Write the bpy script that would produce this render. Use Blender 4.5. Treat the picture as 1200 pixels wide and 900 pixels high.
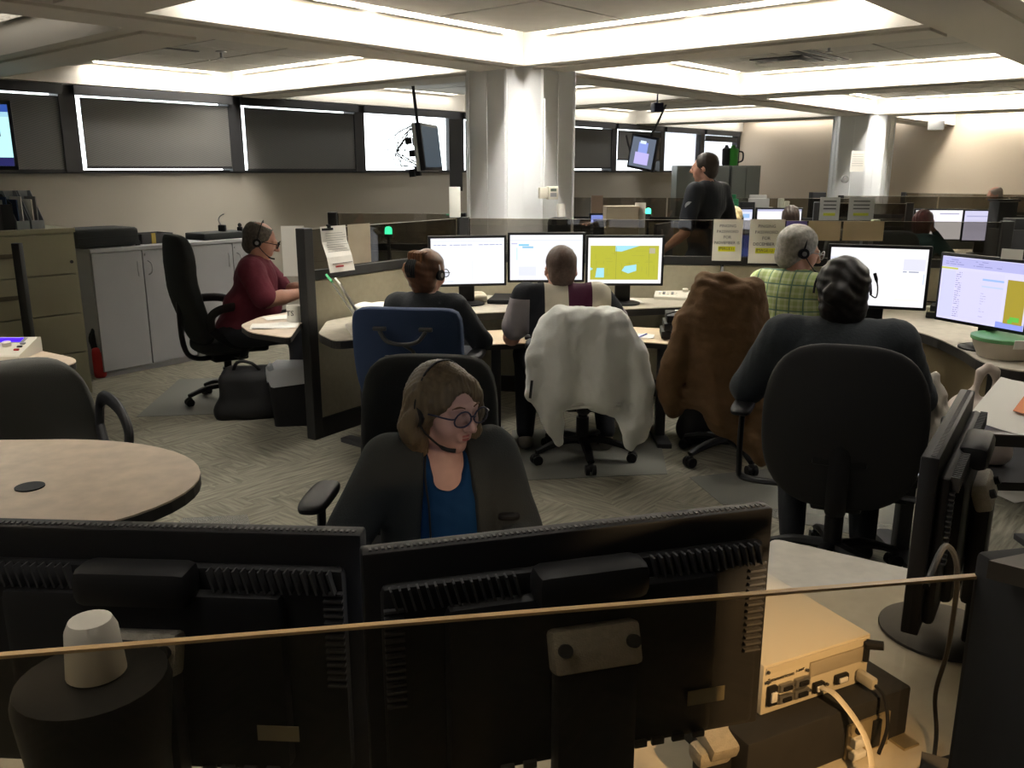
import bpy, bmesh, math, random
import numpy as np
from mathutils import Vector, Matrix, Euler
random.seed(7)
SC = bpy.context.scene
COL = SC.collection
for o in list(bpy.data.objects): bpy.data.objects.remove(o)
# ------------------------------------------------------------ camera, world, exposure
CAM_H = 1.68; FPX = 1010.0; PITCH = math.radians(13.9); ROOM = math.radians(49)
cd = bpy.data.cameras.new('camera'); cam = bpy.data.objects.new('camera', cd); COL.objects.link(cam)
cam.location = (0, 0, CAM_H); cam.rotation_euler = (math.pi/2 - PITCH, 0, 0)
cd.sensor_width = 36; cd.lens = 36*FPX/1200; cd.clip_start = .02; cd.clip_end = 200
SC.camera = cam
w = bpy.data.worlds.new('world'); SC.world = w; w.use_nodes = True
w.node_tree.nodes['Background'].inputs[0].default_value = (.93, .97, 1, 1)
w.node_tree.nodes['Background'].inputs[1].default_value = 3.2
SC.view_settings.view_transform = 'Standard'; SC.view_settings.look = 'None'
SC.view_settings.exposure = 0.85; SC.view_settings.gamma = 1; SC.view_settings.use_curve_mapping = False
LIGHT = 52.0          # ceiling strip lamps
UNSEEN_WARM = 42.0            # unseen warm lamp, set out of frame for the near desk

# ------------------------------------------------------------ helpers
def ray(px, py):
    a, v = px-600, 450-py
    return a, v*math.sin(PITCH)+FPX*math.cos(PITCH), v*math.cos(PITCH)-FPX*math.sin(PITCH)
def at(px, py, z):                      # point at height z that shows at this place in the photograph
    a, b, c = ray(px, py); t = (z-CAM_H)/c
    return Vector((a*t, b*t, z))
def aty(px, py, y):                     # point at forward distance y
    a, b, c = ray(px, py); t = y/b
    return Vector((a*t, y, CAM_H+c*t))
def W(u, v, z=0):                       # room axes (u along the window wall, v towards it)
    return Vector((u*math.cos(ROOM)-v*math.sin(ROOM), u*math.sin(ROOM)+v*math.cos(ROOM), z))
def dirang(a, b): return math.atan2(b[1]-a[1], b[0]-a[0])

MATS = {}
def mat(name, col, rough=.6, metal=0, bump=0, bscale=40, var=0, vscale=6, spec=.4, emit=0, alpha=None, trans=0, stretch=None, sheen=0):
    if name in MATS: return MATS[name]
    m = bpy.data.materials.new(name); m.use_nodes = True; MATS[name] = m
    nt = m.node_tree; b = nt.nodes['Principled BSDF']
    c4 = (*col, 1)
    b.inputs['Base Color'].default_value = c4
    b.inputs['Roughness'].default_value = rough; b.inputs['Metallic'].default_value = metal
    b.inputs['Specular IOR Level'].default_value = spec
    if sheen: b.inputs['Sheen Weight'].default_value = sheen
    if emit:
        b.inputs['Emission Color'].default_value = c4; b.inputs['Emission Strength'].default_value = emit
        b.inputs['Base Color'].default_value = (0, 0, 0, 1)
    if bump or var:
        tc = nt.nodes.new('ShaderNodeTexCoord'); mp = nt.nodes.new('ShaderNodeMapping')
        nt.links.new(tc.outputs['Object'], mp.inputs[0])
        if stretch: mp.inputs['Scale'].default_value = stretch
    if bump:
        n = nt.nodes.new('ShaderNodeTexNoise'); n.inputs['Scale'].default_value = bscale; n.inputs['Detail'].default_value = 4
        bp = nt.nodes.new('ShaderNodeBump'); bp.inputs['Strength'].default_value = bump; bp.inputs['Distance'].default_value = .01
        nt.links.new(mp.outputs[0], n.inputs[0]); nt.links.new(n.outputs[0], bp.inputs['Height']); nt.links.new(bp.outputs[0], b.inputs['Normal'])
    if var:
        n = nt.nodes.new('ShaderNodeTexNoise'); n.inputs['Scale'].default_value = vscale; n.inputs['Detail'].default_value = 5
        r = nt.nodes.new('ShaderNodeValToRGB')
        r.color_ramp.elements[0].position = .3; r.color_ramp.elements[1].position = .7
        r.color_ramp.elements[0].color = (*[max(0, x*(1-var)) for x in col], 1)
        r.color_ramp.elements[1].color = (*[min(1, x*(1+var)) for x in col], 1)
        nt.links.new(mp.outputs[0], n.inputs[0]); nt.links.new(n.outputs[0], r.inputs[0]); nt.links.new(r.outputs[0], b.inputs['Base Color'])
    if alpha is not None: b.inputs['Alpha'].default_value = alpha
    if trans: b.inputs['Transmission Weight'].default_value = trans
    return m
def glass(name, tint, gloss=.06, rough=.02):
    if name in MATS: return MATS[name]
    m = bpy.data.materials.new(name); m.use_nodes = True; MATS[name] = m
    nt = m.node_tree; nt.nodes.clear()
    o = nt.nodes.new('ShaderNodeOutputMaterial'); t = nt.nodes.new('ShaderNodeBsdfTransparent'); g = nt.nodes.new('ShaderNodeBsdfGlossy')
    mx = nt.nodes.new('ShaderNodeMixShader'); f = nt.nodes.new('ShaderNodeLayerWeight'); f.inputs[0].default_value = .5
    pw = nt.nodes.new('ShaderNodeMath'); pw.operation = 'POWER'; pw.inputs[1].default_value = 4; nt.links.new(f.outputs[1], pw.inputs[0])
    ml = nt.nodes.new('ShaderNodeMath'); ml.operation = 'MULTIPLY_ADD'; ml.inputs[1].default_value = .85; ml.inputs[2].default_value = gloss; ml.use_clamp = True
    t.inputs[0].default_value = (*tint, 1); g.inputs['Roughness'].default_value = rough
    nt.links.new(pw.outputs[0], ml.inputs[0]); nt.links.new(ml.outputs[0], mx.inputs[0])
    nt.links.new(t.outputs[0], mx.inputs[1]); nt.links.new(g.outputs[0], mx.inputs[2]); nt.links.new(mx.outputs[0], o.inputs[0])
    return m
def coordmat(name, fn, rough=.8, bump=0, bscale=60, bstretch=None):
    """material whose colour is built by fn(nt, separate_xyz_node, coord_socket) -> colour socket"""
    if name in MATS: return MATS[name]
    m = bpy.data.materials.new(name); m.use_nodes = True; MATS[name] = m
    nt = m.node_tree; b = nt.nodes['Principled BSDF']; b.inputs['Roughness'].default_value = rough
    b.inputs['Specular IOR Level'].default_value = .25
    tc = nt.nodes.new('ShaderNodeTexCoord'); s = nt.nodes.new('ShaderNodeSeparateXYZ')
    nt.links.new(tc.outputs['Object'], s.inputs[0])
    nt.links.new(fn(nt, s, tc.outputs['Object']), b.inputs['Base Color'])
    if bump:
        mp = nt.nodes.new('ShaderNodeMapping'); nt.links.new(tc.outputs['Object'], mp.inputs[0])
        if bstretch: mp.inputs['Scale'].default_value = bstretch
        n = nt.nodes.new('ShaderNodeTexNoise'); n.inputs['Scale'].default_value = bscale
        bp = nt.nodes.new('ShaderNodeBump'); bp.inputs['Strength'].default_value = bump; bp.inputs['Distance'].default_value = .01
        nt.links.new(mp.outputs[0], n.inputs[0]); nt.links.new(n.outputs[0], bp.inputs['Height']); nt.links.new(bp.outputs[0], b.inputs['Normal'])
    return m
def N(nt, op, a, b=None):
    n = nt.nodes.new('ShaderNodeMath'); n.operation = op
    for i, x in enumerate((a, b)):
        if x is None: continue
        if isinstance(x, (int, float)): n.inputs[i].default_value = x
        else: nt.links.new(x, n.inputs[i])
    return n.outputs[0]
def MIX(nt, f, a, b):
    n = nt.nodes.new('ShaderNodeMix'); n.data_type = 'RGBA'
    nt.links.new(f, n.inputs[0]) if not isinstance(f, (int, float)) else setattr(n.inputs[0], 'default_value', f)
    for i, x in ((6, a), (7, b)):
        if isinstance(x, tuple): n.inputs[i].default_value = (*x, 1)
        else: nt.links.new(x, n.inputs[i])
    return n.outputs[2]

def finish(o, label=None, cat=None, group=None, kind=None):
    if label: o['label'] = label
    if cat: o['category'] = cat
    if group: o['group'] = group
    if kind: o['kind'] = kind
    return o
def thing(name, label, cat, loc=(0, 0, 0), rz=0, group=None, kind=None, rot=None):
    o = bpy.data.objects.new(name, None); COL.objects.link(o); o.empty_display_size = .1
    o.location = loc; o.rotation_euler = rot if rot else (0, 0, rz)
    return finish(o, label, cat, group, kind)
def link(name, me, parent=None, loc=(0, 0, 0), rot=(0, 0, 0)):
    o = bpy.data.objects.new(name, me); COL.objects.link(o)
    if parent: o.parent = parent
    o.location = loc; o.rotation_euler = rot
    return o
def copytree(o, parent=None):
    c = o.copy(); COL.objects.link(c)
    if parent: c.parent = parent
    for ch in list(o.children): copytree(ch, c)
    return c

class B:
    """mesh builder: collects shapes into one bmesh"""
    def __init__(s): s.bm = bmesh.new(); s.mi = 0
    def _new(s, f0):
        s.bm.faces.ensure_lookup_table()
        for f in s.bm.faces[f0:]: f.material_index = s.mi
    def m(s, i): s.mi = i; return s
    def box(s, c, size, rot=None, bev=0, seg=2):
        f0 = len(s.bm.faces)
        M = Matrix.Translation(c) @ (Euler(rot).to_matrix().to_4x4() if rot else Matrix()) @ Matrix.Diagonal((*size, 1))
        if bev:
            t = bmesh.new(); r = bmesh.ops.create_cube(t, size=1, matrix=M)
            bmesh.ops.bevel(t, geom=t.edges[:], offset=bev, segments=seg, affect='EDGES', profile=.5)
            vs = [s.bm.verts.new(v.co) for v in t.verts]
            t.verts.index_update()
            for f in t.faces: s.bm.faces.new([vs[v.index] for v in f.verts])
            t.free()
        else: bmesh.ops.create_cube(s.bm, size=1, matrix=M)
        s._new(f0); return s
    def b2(s, x0, x1, y0, y1, z0, z1, bev=0):
        return s.box(((x0+x1)/2, (y0+y1)/2, (z0+z1)/2), (abs(x1-x0), abs(y1-y0), abs(z1-z0)), bev=bev)
    def cyl(s, a, b, r0, r1=None, n=16, caps=True):
        f0 = len(s.bm.faces); a, b = Vector(a), Vector(b); r1 = r0 if r1 is None else r1
        d = b-a; M = Matrix.Translation((a+b)/2) @ d.to_track_quat('Z', 'Y').to_matrix().to_4x4()
        bmesh.ops.create_cone(s.bm, cap_ends=caps, segments=n, radius1=max(r0, 1e-5), radius2=max(r1, 1e-5), depth=d.length, matrix=M)
        s._new(f0); return s
    def sph(s, c, r, n=12, sc=(1, 1, 1), rot=None):
        f0 = len(s.bm.faces)
        M = Matrix.Translation(c) @ (Euler(rot).to_matrix().to_4x4() if rot else Matrix()) @ Matrix.Diagonal((*sc, 1))
        bmesh.ops.create_uvsphere(s.bm, u_segments=n, v_segments=max(6, n*2//3), radius=r, matrix=M)
        s._new(f0); return s
    def tube(s, pts, r, n=8, smooth=0, sc=None):
        pts = [Vector(p) for p in pts]
        if smooth: pts = catmull(pts, smooth)
        f0 = len(s.bm.faces); rings = []
        up = Vector((0, 0, 1)); prev = None
        for i, p in enumerate(pts):
            t = (pts[min(i+1, len(pts)-1)]-pts[max(i-1, 0)]).normalized()
            if prev is None:
                a = t.cross(up)
                if a.length < .1: a = t.cross(Vector((1, 0, 0)))
            else: a = prev - t*prev.dot(t)
            a.normalize(); b = t.cross(a); prev = a
            rr = r[i*len(r)//len(pts)] if isinstance(r, (list, tuple)) else r
            rings.append([s.bm.verts.new(p+(a*math.cos(q*2*math.pi/n)*(sc[0] if sc else 1)+b*math.sin(q*2*math.pi/n)*(sc[1] if sc else 1))*rr) for q in range(n)])
        for i in range(len(rings)-1):
            for q in range(n): s.bm.faces.new([rings[i][q], rings[i][(q+1) % n], rings[i+1][(q+1) % n], rings[i+1][q]])
        s.bm.faces.new(rings[0][::-1]); s.bm.faces.new(rings[-1])
        s._new(f0); return s
    def prism(s, poly, z0, z1, edge=None, top=None):
        """vertical prism of a 2D outline; edge = material of its side"""
        f0 = len(s.bm.faces); keep = s.mi
        a = [s.bm.verts.new((p[0], p[1], z0)) for p in poly]; b = [s.bm.verts.new((p[0], p[1], z1)) for p in poly]
        area = sum(poly[i][0]*poly[(i+1) % len(poly)][1]-poly[(i+1) % len(poly)][0]*poly[i][1] for i in range(len(poly)))
        n = len(poly); fs = [s.bm.faces.new(b), s.bm.faces.new(a[::-1])]
        if area < 0: [f.normal_flip() for f in fs]
        s._new(f0); f1 = len(s.bm.faces)
        for i in range(n):
            f = s.bm.faces.new([a[i], a[(i+1) % n], b[(i+1) % n], b[i]])
            if area < 0: f.normal_flip()
        if edge is not None: s.mi = edge
        s._new(f1); s.mi = keep; return s
    def quad(s, p):
        f0 = len(s.bm.faces); s.bm.faces.new([s.bm.verts.new(q) for q in p]); s._new(f0); return s
    def soft(s, c, size, e=4, seg=8, fn=None, rot=None):
        """rounded box (superellipsoid grid), fn deforms a point in units of the half size"""
        f0 = len(s.bm.faces); R = Euler(rot).to_matrix() if rot else None
        t = bmesh.new(); bmesh.ops.create_cube(t, size=2)
        bmesh.ops.subdivide_edges(t, edges=t.edges[:], cuts=seg-1, use_grid_fill=True)
        vs = []
        for v in t.verts:
            p = v.co; mx = max(abs(p.x), abs(p.y), abs(p.z)); nm = (abs(p.x)**e+abs(p.y)**e+abs(p.z)**e)**(1/e)
            q = Vector(p)*(mx/nm); q = Vector((q.x*size[0]/2, q.y*size[1]/2, q.z*size[2]/2))
            if fn: q = Vector(fn(q))
            if R: q = R @ q
            vs.append(s.bm.verts.new(q+Vector(c)))
        t.verts.index_update()
        for f in t.faces: s.bm.faces.new([vs[v.index] for v in f.verts])
        t.free(); s._new(f0); return s
    def lathe(s, prof, c=(0, 0, 0), n=20):
        f0 = len(s.bm.faces); rings = []
        for r, z in prof: rings.append([s.bm.verts.new((c[0]+r*math.cos(q*2*math.pi/n), c[1]+r*math.sin(q*2*math.pi/n), c[2]+z)) for q in range(n)])
        for i in range(len(rings)-1):
            for q in range(n): s.bm.faces.new([rings[i][q], rings[i][(q+1) % n], rings[i+1][(q+1) % n], rings[i+1][q]])
        s.bm.faces.new(rings[0][::-1]); s.bm.faces.new(rings[-1]); s._new(f0); return s
    def mesh(s, name, mats, smooth=True, fixn=False):
        if fixn: bmesh.ops.recalc_face_normals(s.bm, faces=s.bm.faces[:])
        me = bpy.data.meshes.new(name); s.bm.to_mesh(me); s.bm.free()
        for m in (mats if isinstance(mats, (list, tuple)) else [mats]): me.materials.append(m)
        if smooth:
            me.polygons.foreach_set('use_smooth', [True]*len(me.polygons))
            me.set_sharp_from_angle(angle=math.radians(38))
        return me
    def build(s, name, mats, parent=None, loc=(0, 0, 0), rot=(0, 0, 0), smooth=True, fixn=False):
        return link(name, s.mesh(name, mats, smooth, fixn), parent, loc, rot)
def catmull(p, k):
    out = []
    for i in range(len(p)-1):
        a, b, c, d = p[max(i-1, 0)], p[i], p[i+1], p[min(i+2, len(p)-1)]
        for j in range(k):
            t = j/k
            out.append(.5*((2*b)+(c-a)*t+(2*a-5*b+4*c-d)*t*t+(3*b-a-3*c+d)*t**3))
    out.append(p[-1]); return out
def text(name, s, size, m, parent=None, loc=(0, 0, 0), rot=(math.pi/2, 0, 0), align='CENTER', bold=0, ext=.0004):
    cu = bpy.data.curves.new(name, 'FONT'); cu.body = s; cu.size = size; cu.align_x = align; cu.align_y = 'CENTER'; cu.extrude = ext; cu.offset = bold
    cu.resolution_u = 2
    t = bpy.data.objects.new(name, cu); COL.objects.link(t); dg = bpy.context.evaluated_depsgraph_get()
    me = bpy.data.meshes.new_from_object(t.evaluated_get(dg)); bpy.data.objects.remove(t); me.materials.clear(); me.materials.append(m)
    return link(name, me, parent, loc, rot)

# ---- implicit surfaces: smooth unions of tapered limbs, meshed once by surface nets (bodies, hair, cloth)
class SDF:
    def __init__(s, res=.01): s.p = []; s.res = res
    def cone(s, a, b, ra, rb=None, k=.02, m=0, sub=False, flat=None):
        s.p.append(('c', np.array(a, float), np.array(b, float), ra, ra if rb is None else rb, k, m, sub, flat)); return s
    def chain(s, pts, rs, k=.02, m=0):
        for i in range(len(pts)-1): s.cone(pts[i], pts[i+1], rs[i], rs[i+1], k, m)
        return s
    def ell(s, c, r, rot=None, k=.02, m=0, sub=False):
        R = np.array(rot.to_3x3() if isinstance(rot, Matrix) else (Euler(rot).to_matrix() if rot is not None else Matrix.Identity(3)))
        s.p.append(('e', np.array(c, float), np.array(r, float), R, None, k, m, sub, None)); return s
    def rbox(s, c, half, rad, rot=None, k=.01, m=0, sub=False):
        R = np.array(rot.to_3x3() if isinstance(rot, Matrix) else (Euler(rot).to_matrix() if rot is not None else Matrix.Identity(3)))
        s.p.append(('b', np.array(c, float), np.array(half, float), R, rad, k, m, sub, None)); return s
    def bounds(s, q):
        if q[0] == 'c': 
            r = max(q[3], q[4]); return np.minimum(q[1], q[2])-r, np.maximum(q[1], q[2])+r
        e = np.abs(q[3]) @ q[2]; return q[1]-e, q[1]+e
    def mesh(s, name, mats, disp=None):
        h = s.res
        add = [s.bounds(q) for q in s.p if not q[7]]
        lo = np.min([b[0] for b in add], 0)-3*h-.02; hi = np.max([b[1] for b in add], 0)+3*h+.02
        n = np.ceil((hi-lo)/h).astype(int)+1
        F = np.full(n, .5, np.float32); MI = np.zeros(n, np.int8)
        ax = [(lo[i]+h*np.arange(n[i])).astype(np.float32) for i in range(3)]
        for q in s.p:
            b0, b1 = s.bounds(q); mg = q[5]+3*h+.02
            i0 = np.maximum(((b0-mg-lo)/h).astype(int), 0); i1 = np.minimum(((b1+mg-lo)/h).astype(int)+2, n)
            if np.any(i1 <= i0): continue
            X = ax[0][i0[0]:i1[0], None, None]; Y = ax[1][None, i0[1]:i1[1], None]; Z = ax[2][None, None, i0[2]:i1[2]]
            if q[0] == 'c':
                a, b = q[1], q[2]; d = b-a; L = max(float(d@d), 1e-9)
                px, py, pz = X-a[0], Y-a[1], Z-a[2]
                t = np.clip((px*d[0]+py*d[1]+pz*d[2])/L, 0, 1)
                fx = q[8] or (1, 1, 1)
                D = np.sqrt(((px-t*d[0])/fx[0])**2+((py-t*d[1])/fx[1])**2+((pz-t*d[2])/fx[2])**2)-(q[3]+t*(q[4]-q[3]))
            else:
                R = q[3]; px, py, pz = X-q[1][0], Y-q[1][1], Z-q[1][2]
                u = px*R[0, 0]+py*R[1, 0]+pz*R[2, 0]; v = px*R[0, 1]+py*R[1, 1]+pz*R[2, 1]; ww = px*R[0, 2]+py*R[1, 2]+pz*R[2, 2]
                r = q[2]
                if q[0] == 'e':
                    k0 = np.sqrt((u/r[0])**2+(v/r[1])**2+(ww/r[2])**2); k1 = np.sqrt((u/r[0]**2)**2+(v/r[1]**2)**2+(ww/r[2]**2)**2)
                    D = k0*(k0-1)/np.maximum(k1, 1e-6)
                else:
                    rad = q[4]; a1, a2, a3 = np.abs(u)-r[0]+rad, np.abs(v)-r[1]+rad, np.abs(ww)-r[2]+rad
                    D = np.sqrt(np.maximum(a1, 0)**2+np.maximum(a2, 0)**2+np.maximum(a3, 0)**2)+np.minimum(np.maximum(a1, np.maximum(a2, a3)), 0)-rad
            sl = (slice(i0[0], i1[0]), slice(i0[1], i1[1]), slice(i0[2], i1[2]))
            G = F[sl]; k = max(q[5], 1e-4)
            if q[7]:
                D = -D; hh = np.clip(.5-.5*(G-D)/k, 0, 1); F[sl] = G*(1-hh)+D*hh+k*hh*(1-hh)
                F[sl] = np.maximum(F[sl], np.where(G > .4, G, -9))
            else:
                tk = D < G; MI[sl][tk] = q[6]
                hh = np.clip(.5+.5*(G-D)/k, 0, 1); F[sl] = G*(1-hh)+D*hh-k*hh*(1-hh)
        if disp is not None:
            near = np.argwhere(np.abs(F) < 4*h)
            P = lo+near*h
            F[near[:, 0], near[:, 1], near[:, 2]] += disp(P).astype(np.float32)
        S = F < 0
        c = S.astype(np.int8); cs = np.zeros(np.array(n)-1, np.int8)
        off = [(i, j, k2) for i in (0, 1) for j in (0, 1) for k2 in (0, 1)]
        for i, j, k2 in off: cs += c[i:n[0]-1+i, j:n[1]-1+j, k2:n[2]-1+k2]
        act = np.argwhere((cs > 0) & (cs < 8))
        V = np.stack([F[act[:, 0]+i, act[:, 1]+j, act[:, 2]+k2] for i, j, k2 in off], 1)
        O = np.array(off, float); acc = np.zeros((len(act), 3)); cnt = np.zeros(len(act))
        for a in range(8):
            for b in range(a+1, 8):
                if np.abs(O[a]-O[b]).sum() != 1: continue
                m_ = (V[:, a] < 0) != (V[:, b] < 0); den = V[:, a]-V[:, b]; t = np.where(m_, V[:, a]/np.where(den == 0, 1, den), 0)
                acc += np.where(m_[:, None], O[a]+t[:, None]*(O[b]-O[a]), 0); cnt += m_
        verts = lo+(act+acc/cnt[:, None])*h
        idx = np.full(np.array(n)-1, -1, np.int32); idx[act[:, 0], act[:, 1], act[:, 2]] = np.arange(len(act))
        quads = []; mi = []
        for axis in range(3):
            a = [slice(None)]*3; b = [slice(None)]*3; a[axis] = slice(0, -1); b[axis] = slice(1, None)
            ch = np.argwhere(S[tuple(a)] != S[tuple(b)])
            o1, o2 = (axis+1) % 3, (axis+2) % 3
            ch = ch[(ch[:, o1] > 0) & (ch[:, o2] > 0) & (ch[:, o1] < n[o1]-1) & (ch[:, o2] < n[o2]-1)]
            ins = S[ch[:, 0], ch[:, 1], ch[:, 2]]
            def g(d1, d2):
                e = ch.copy(); e[:, o1] -= d1; e[:, o2] -= d2; return idx[e[:, 0], e[:, 1], e[:, 2]]
            q = np.stack([g(1, 1), g(0, 1), g(0, 0), g(1, 0)], 1)
            q[~ins] = q[~ins][:, ::-1]; quads.append(q); mi.append(MI[ch[:, 0], ch[:, 1], ch[:, 2]])
        Q = np.concatenate(quads); MM = np.concatenate(mi)
        me = bpy.data.meshes.new(name); me.vertices.add(len(verts)); me.vertices.foreach_set('co', verts.astype(np.float32).ravel())
        me.loops.add(len(Q)*4); me.loops.foreach_set('vertex_index', Q.astype(np.int32).ravel())
        me.polygons.add(len(Q)); me.polygons.foreach_set('loop_start', np.arange(0, len(Q)*4, 4, dtype=np.int32))
        me.polygons.foreach_set('material_index', MM.astype(np.int32)); me.update(calc_edges=True); me.validate()
        me.polygons.foreach_set('use_smooth', np.ones(len(me.polygons), bool))
        for m_ in (mats if isinstance(mats, (list, tuple)) else [mats]): me.materials.append(m_)
        return me
    def build(s, name, mats, parent=None, loc=(0, 0, 0), rot=(0, 0, 0), disp=None):
        return link(name, s.mesh(name, mats, disp), parent, loc, rot)
def noise3(P, f, seed=0):
    """cheap smooth pseudo-noise for folds"""
    r = np.random.RandomState(seed); out = 0
    for i in range(4):
        d = r.normal(size=3); d /= np.linalg.norm(d); out = out+np.sin(P@d*f*(1+.4*i)+r.rand()*6.28+1.3*np.sin(P@np.roll(d, 1)*f*.6))
    return out/4

# ------------------------------------------------------------ materials
black = mat('black plastic', (.010, .010, .011), .5, spec=.25)
blackm = mat('matte black', (.014, .014, .015), .75)
dgrey = mat('dark grey plastic', (.045, .045, .048), .5)
greym = mat('grey plastic', (.25, .25, .25), .5)
white = mat('white paper', (.80, .78, .72), .8)
cream = mat('cream plastic', (.62, .59, .50), .5)
beigepaper = mat('beige card', (.36, .31, .23), .8, var=.08)
fabric = mat('beige fabric panel', (.34, .31, .225), .9, bump=.15, bscale=300, var=.05, vscale=30)
paintw = mat('wall paint', (.40, .37, .315), .75, bump=.03, bscale=120)
paintc = mat('ceiling paint', (.56, .53, .47), .8)
tilem = mat('ceiling tile', (.50, .485, .45), .95, bump=.12, bscale=180, var=.04, vscale=8)
column_m = mat('column paint', (.78, .80, .82), .45)
frame_m = mat('window frame', (.02, .02, .022), .5)
lam = mat('speckled laminate', (.58, .47, .36), .35, var=.12, vscale=14)
lam2 = mat('pale laminate', (.48, .44, .36), .4, var=.12, vscale=18)
edge_m = mat('desk edge', (.02, .018, .016), .5)
charcoal = mat('charcoal fabric', (.020, .022, .022), .9, bump=.2, bscale=400)
greyfab = mat('grey fabric', (.10, .10, .092), .9, bump=.25, bscale=350)
navy = mat('navy fabric', (.020, .040, .10), .85, bump=.2, bscale=300)
metal = mat('brushed metal', (.35, .35, .36), .35, metal=.8)
steelbeige = mat('cabinet beige', (.30, .28, .19), .5, bump=.03, bscale=90)
cabgrey = mat('cabinet grey', (.33, .33, .34), .5)
skin = mat('skin', (.50, .27, .20), .55, var=.06, vscale=30)
skinp = mat('pale skin', (.47, .29, .26), .5, var=.05, vscale=40)
rail_m = mat('partition rail', (.022, .022, .022), .5)
pglass = glass('partition glass', (.60, .58, .54), .07)
fglass = glass('near partition glass', (.86, .81, .72), .035)
eye_m = mat('eye white', (.7, .68, .65), .3)
iris_m = mat('iris', (.05, .04, .03), .3)
tape = mat('silver', (.6, .6, .6), .4)
red = mat('red plastic', (.35, .012, .012), .5)
green_e = mat('green beacon light', (.05, .9, .45), emit=2.2)
# ============================================================ room structure (room axes, turned by ROOM)
def carpet_fn(nt, s, co):
    def noise(sc, stretch, rot):
        mp = nt.nodes.new('ShaderNodeMapping'); mp.inputs['Scale'].default_value = stretch; mp.inputs['Rotation'].default_value = (0, 0, rot)
        n = nt.nodes.new('ShaderNodeTexNoise'); n.inputs['Scale'].default_value = sc; n.inputs['Detail'].default_value = 3
        nt.links.new(co, mp.inputs[0]); nt.links.new(mp.outputs[0], n.inputs[0]); return n.outputs[0]
    a = noise(55, (1, .09, 1), .5); b = noise(55, (.09, 1, 1), .9); sel = noise(2.4, (1, 1, 1), 0)
    sel = N(nt, 'GREATER_THAN', sel, .5)
    f = MIX(nt, sel, a, b)
    r = nt.nodes.new('ShaderNodeValToRGB'); nt.links.new(f, r.inputs[0])
    r.color_ramp.elements[0].position = .3; r.color_ramp.elements[0].color = (.155, .145, .112, 1)
    r.color_ramp.elements[1].position = .7; r.color_ramp.elements[1].color = (.32, .30, .235, 1)
    return r.outputs[0]
carpet = coordmat('patterned carpet', carpet_fn, .95, bump=.4, bscale=350)
def blind_fn(nt, s, co):
    wv = N(nt, 'SINE', N(nt, 'MULTIPLY', s.outputs[0], 260.)); wz = N(nt, 'SINE', N(nt, 'ADD', N(nt, 'MULTIPLY', s.outputs[2], 330.), N(nt, 'MULTIPLY', s.outputs[0], 140.)))
    f = N(nt, 'ADD', N(nt, 'MULTIPLY', N(nt, 'MULTIPLY', wv, wz), .5), .5)
    return MIX(nt, f, (.07, .07, .066), (.17, .165, .155))
blindm = coordmat('woven blind', blind_fn, .8)
_b = blindm.node_tree; _tr = _b.nodes.new('ShaderNodeBsdfTranslucent'); _tr.inputs[0].default_value = (.035, .035, .034, 1)
_ad = _b.nodes.new('ShaderNodeAddShader'); _out = [n for n in _b.nodes if n.type == 'OUTPUT_MATERIAL'][0]
_b.links.new(_b.nodes['Principled BSDF'].outputs[0], _ad.inputs[0]); _b.links.new(_tr.outputs[0], _ad.inputs[1]); _b.links.new(_ad.outputs[0], _out.inputs[0])
sheer = coordmat('sheer shade', lambda nt, s, co: MIX(nt, N(nt, 'ADD', N(nt, 'MULTIPLY', N(nt, 'SINE', N(nt, 'MULTIPLY', s.outputs[0], 55.)), .5), .5), (.6, .6, .6), (.75, .75, .75)), .9)
_b = sheer.node_tree; _tr = _b.nodes.new('ShaderNodeBsdfTranslucent'); _tr.inputs[0].default_value = (.45, .45, .47, 1)
_ad = _b.nodes.new('ShaderNodeAddShader'); _out = [n for n in _b.nodes if n.type == 'OUTPUT_MATERIAL'][0]
_b.links.new(_b.nodes['Principled BSDF'].outputs[0], _ad.inputs[0]); _b.links.new(_tr.outputs[0], _ad.inputs[1]); _b.links.new(_ad.outputs[0], _out.inputs[0])

RR = (0, 0, ROOM)
def struct(name, b, m, **k):
    return finish(b.build(name, m, rot=RR, smooth=False, **k), kind='structure')
U0, U1, V0, V1, HC, HB = -4.0, 16.9, -7.0, 8.6, 2.66, 2.45
struct('floor', B().b2(U0-.2, U1+.2, V0-.2, V1+.2, -.1, 0), carpet)
# window wall in bands, sill at eye height
struct('wall_window', B().b2(U0, U1, V1, V1+.18, 0, 1.67).b2(U0, U1, V1, V1+.18, 2.44, 2.9).b2(U0, 1.6, V1, V1+.18, 1.67, 2.44), paintw)
struct('wall_end', B().b2(U1, U1+.15, V0, V1+.18, 0, 2.9), mat('end wall paint', (.52, .44, .34), .75, bump=.03, bscale=120))
struct('wall_back', B().b2(U0-.15, U0, V0, V1+.18, 0, 2.9), paintw)
struct('wall_right', B().b2(U0, U1, V0-.15, V0, 0, 2.9), paintw)
struct('baseboard_window', B().b2(U0, U1, V1-.015, V1, 0, .1), rail_m)
struct('baseboard_end', B().b2(U1-.015, U1, V0, V1, 0, .1), rail_m)
ceil = struct('ceiling', B().b2(U0-.15, U1+.15, V0-.15, V1+.18, 2.72, 2.82), rail_m)
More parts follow.
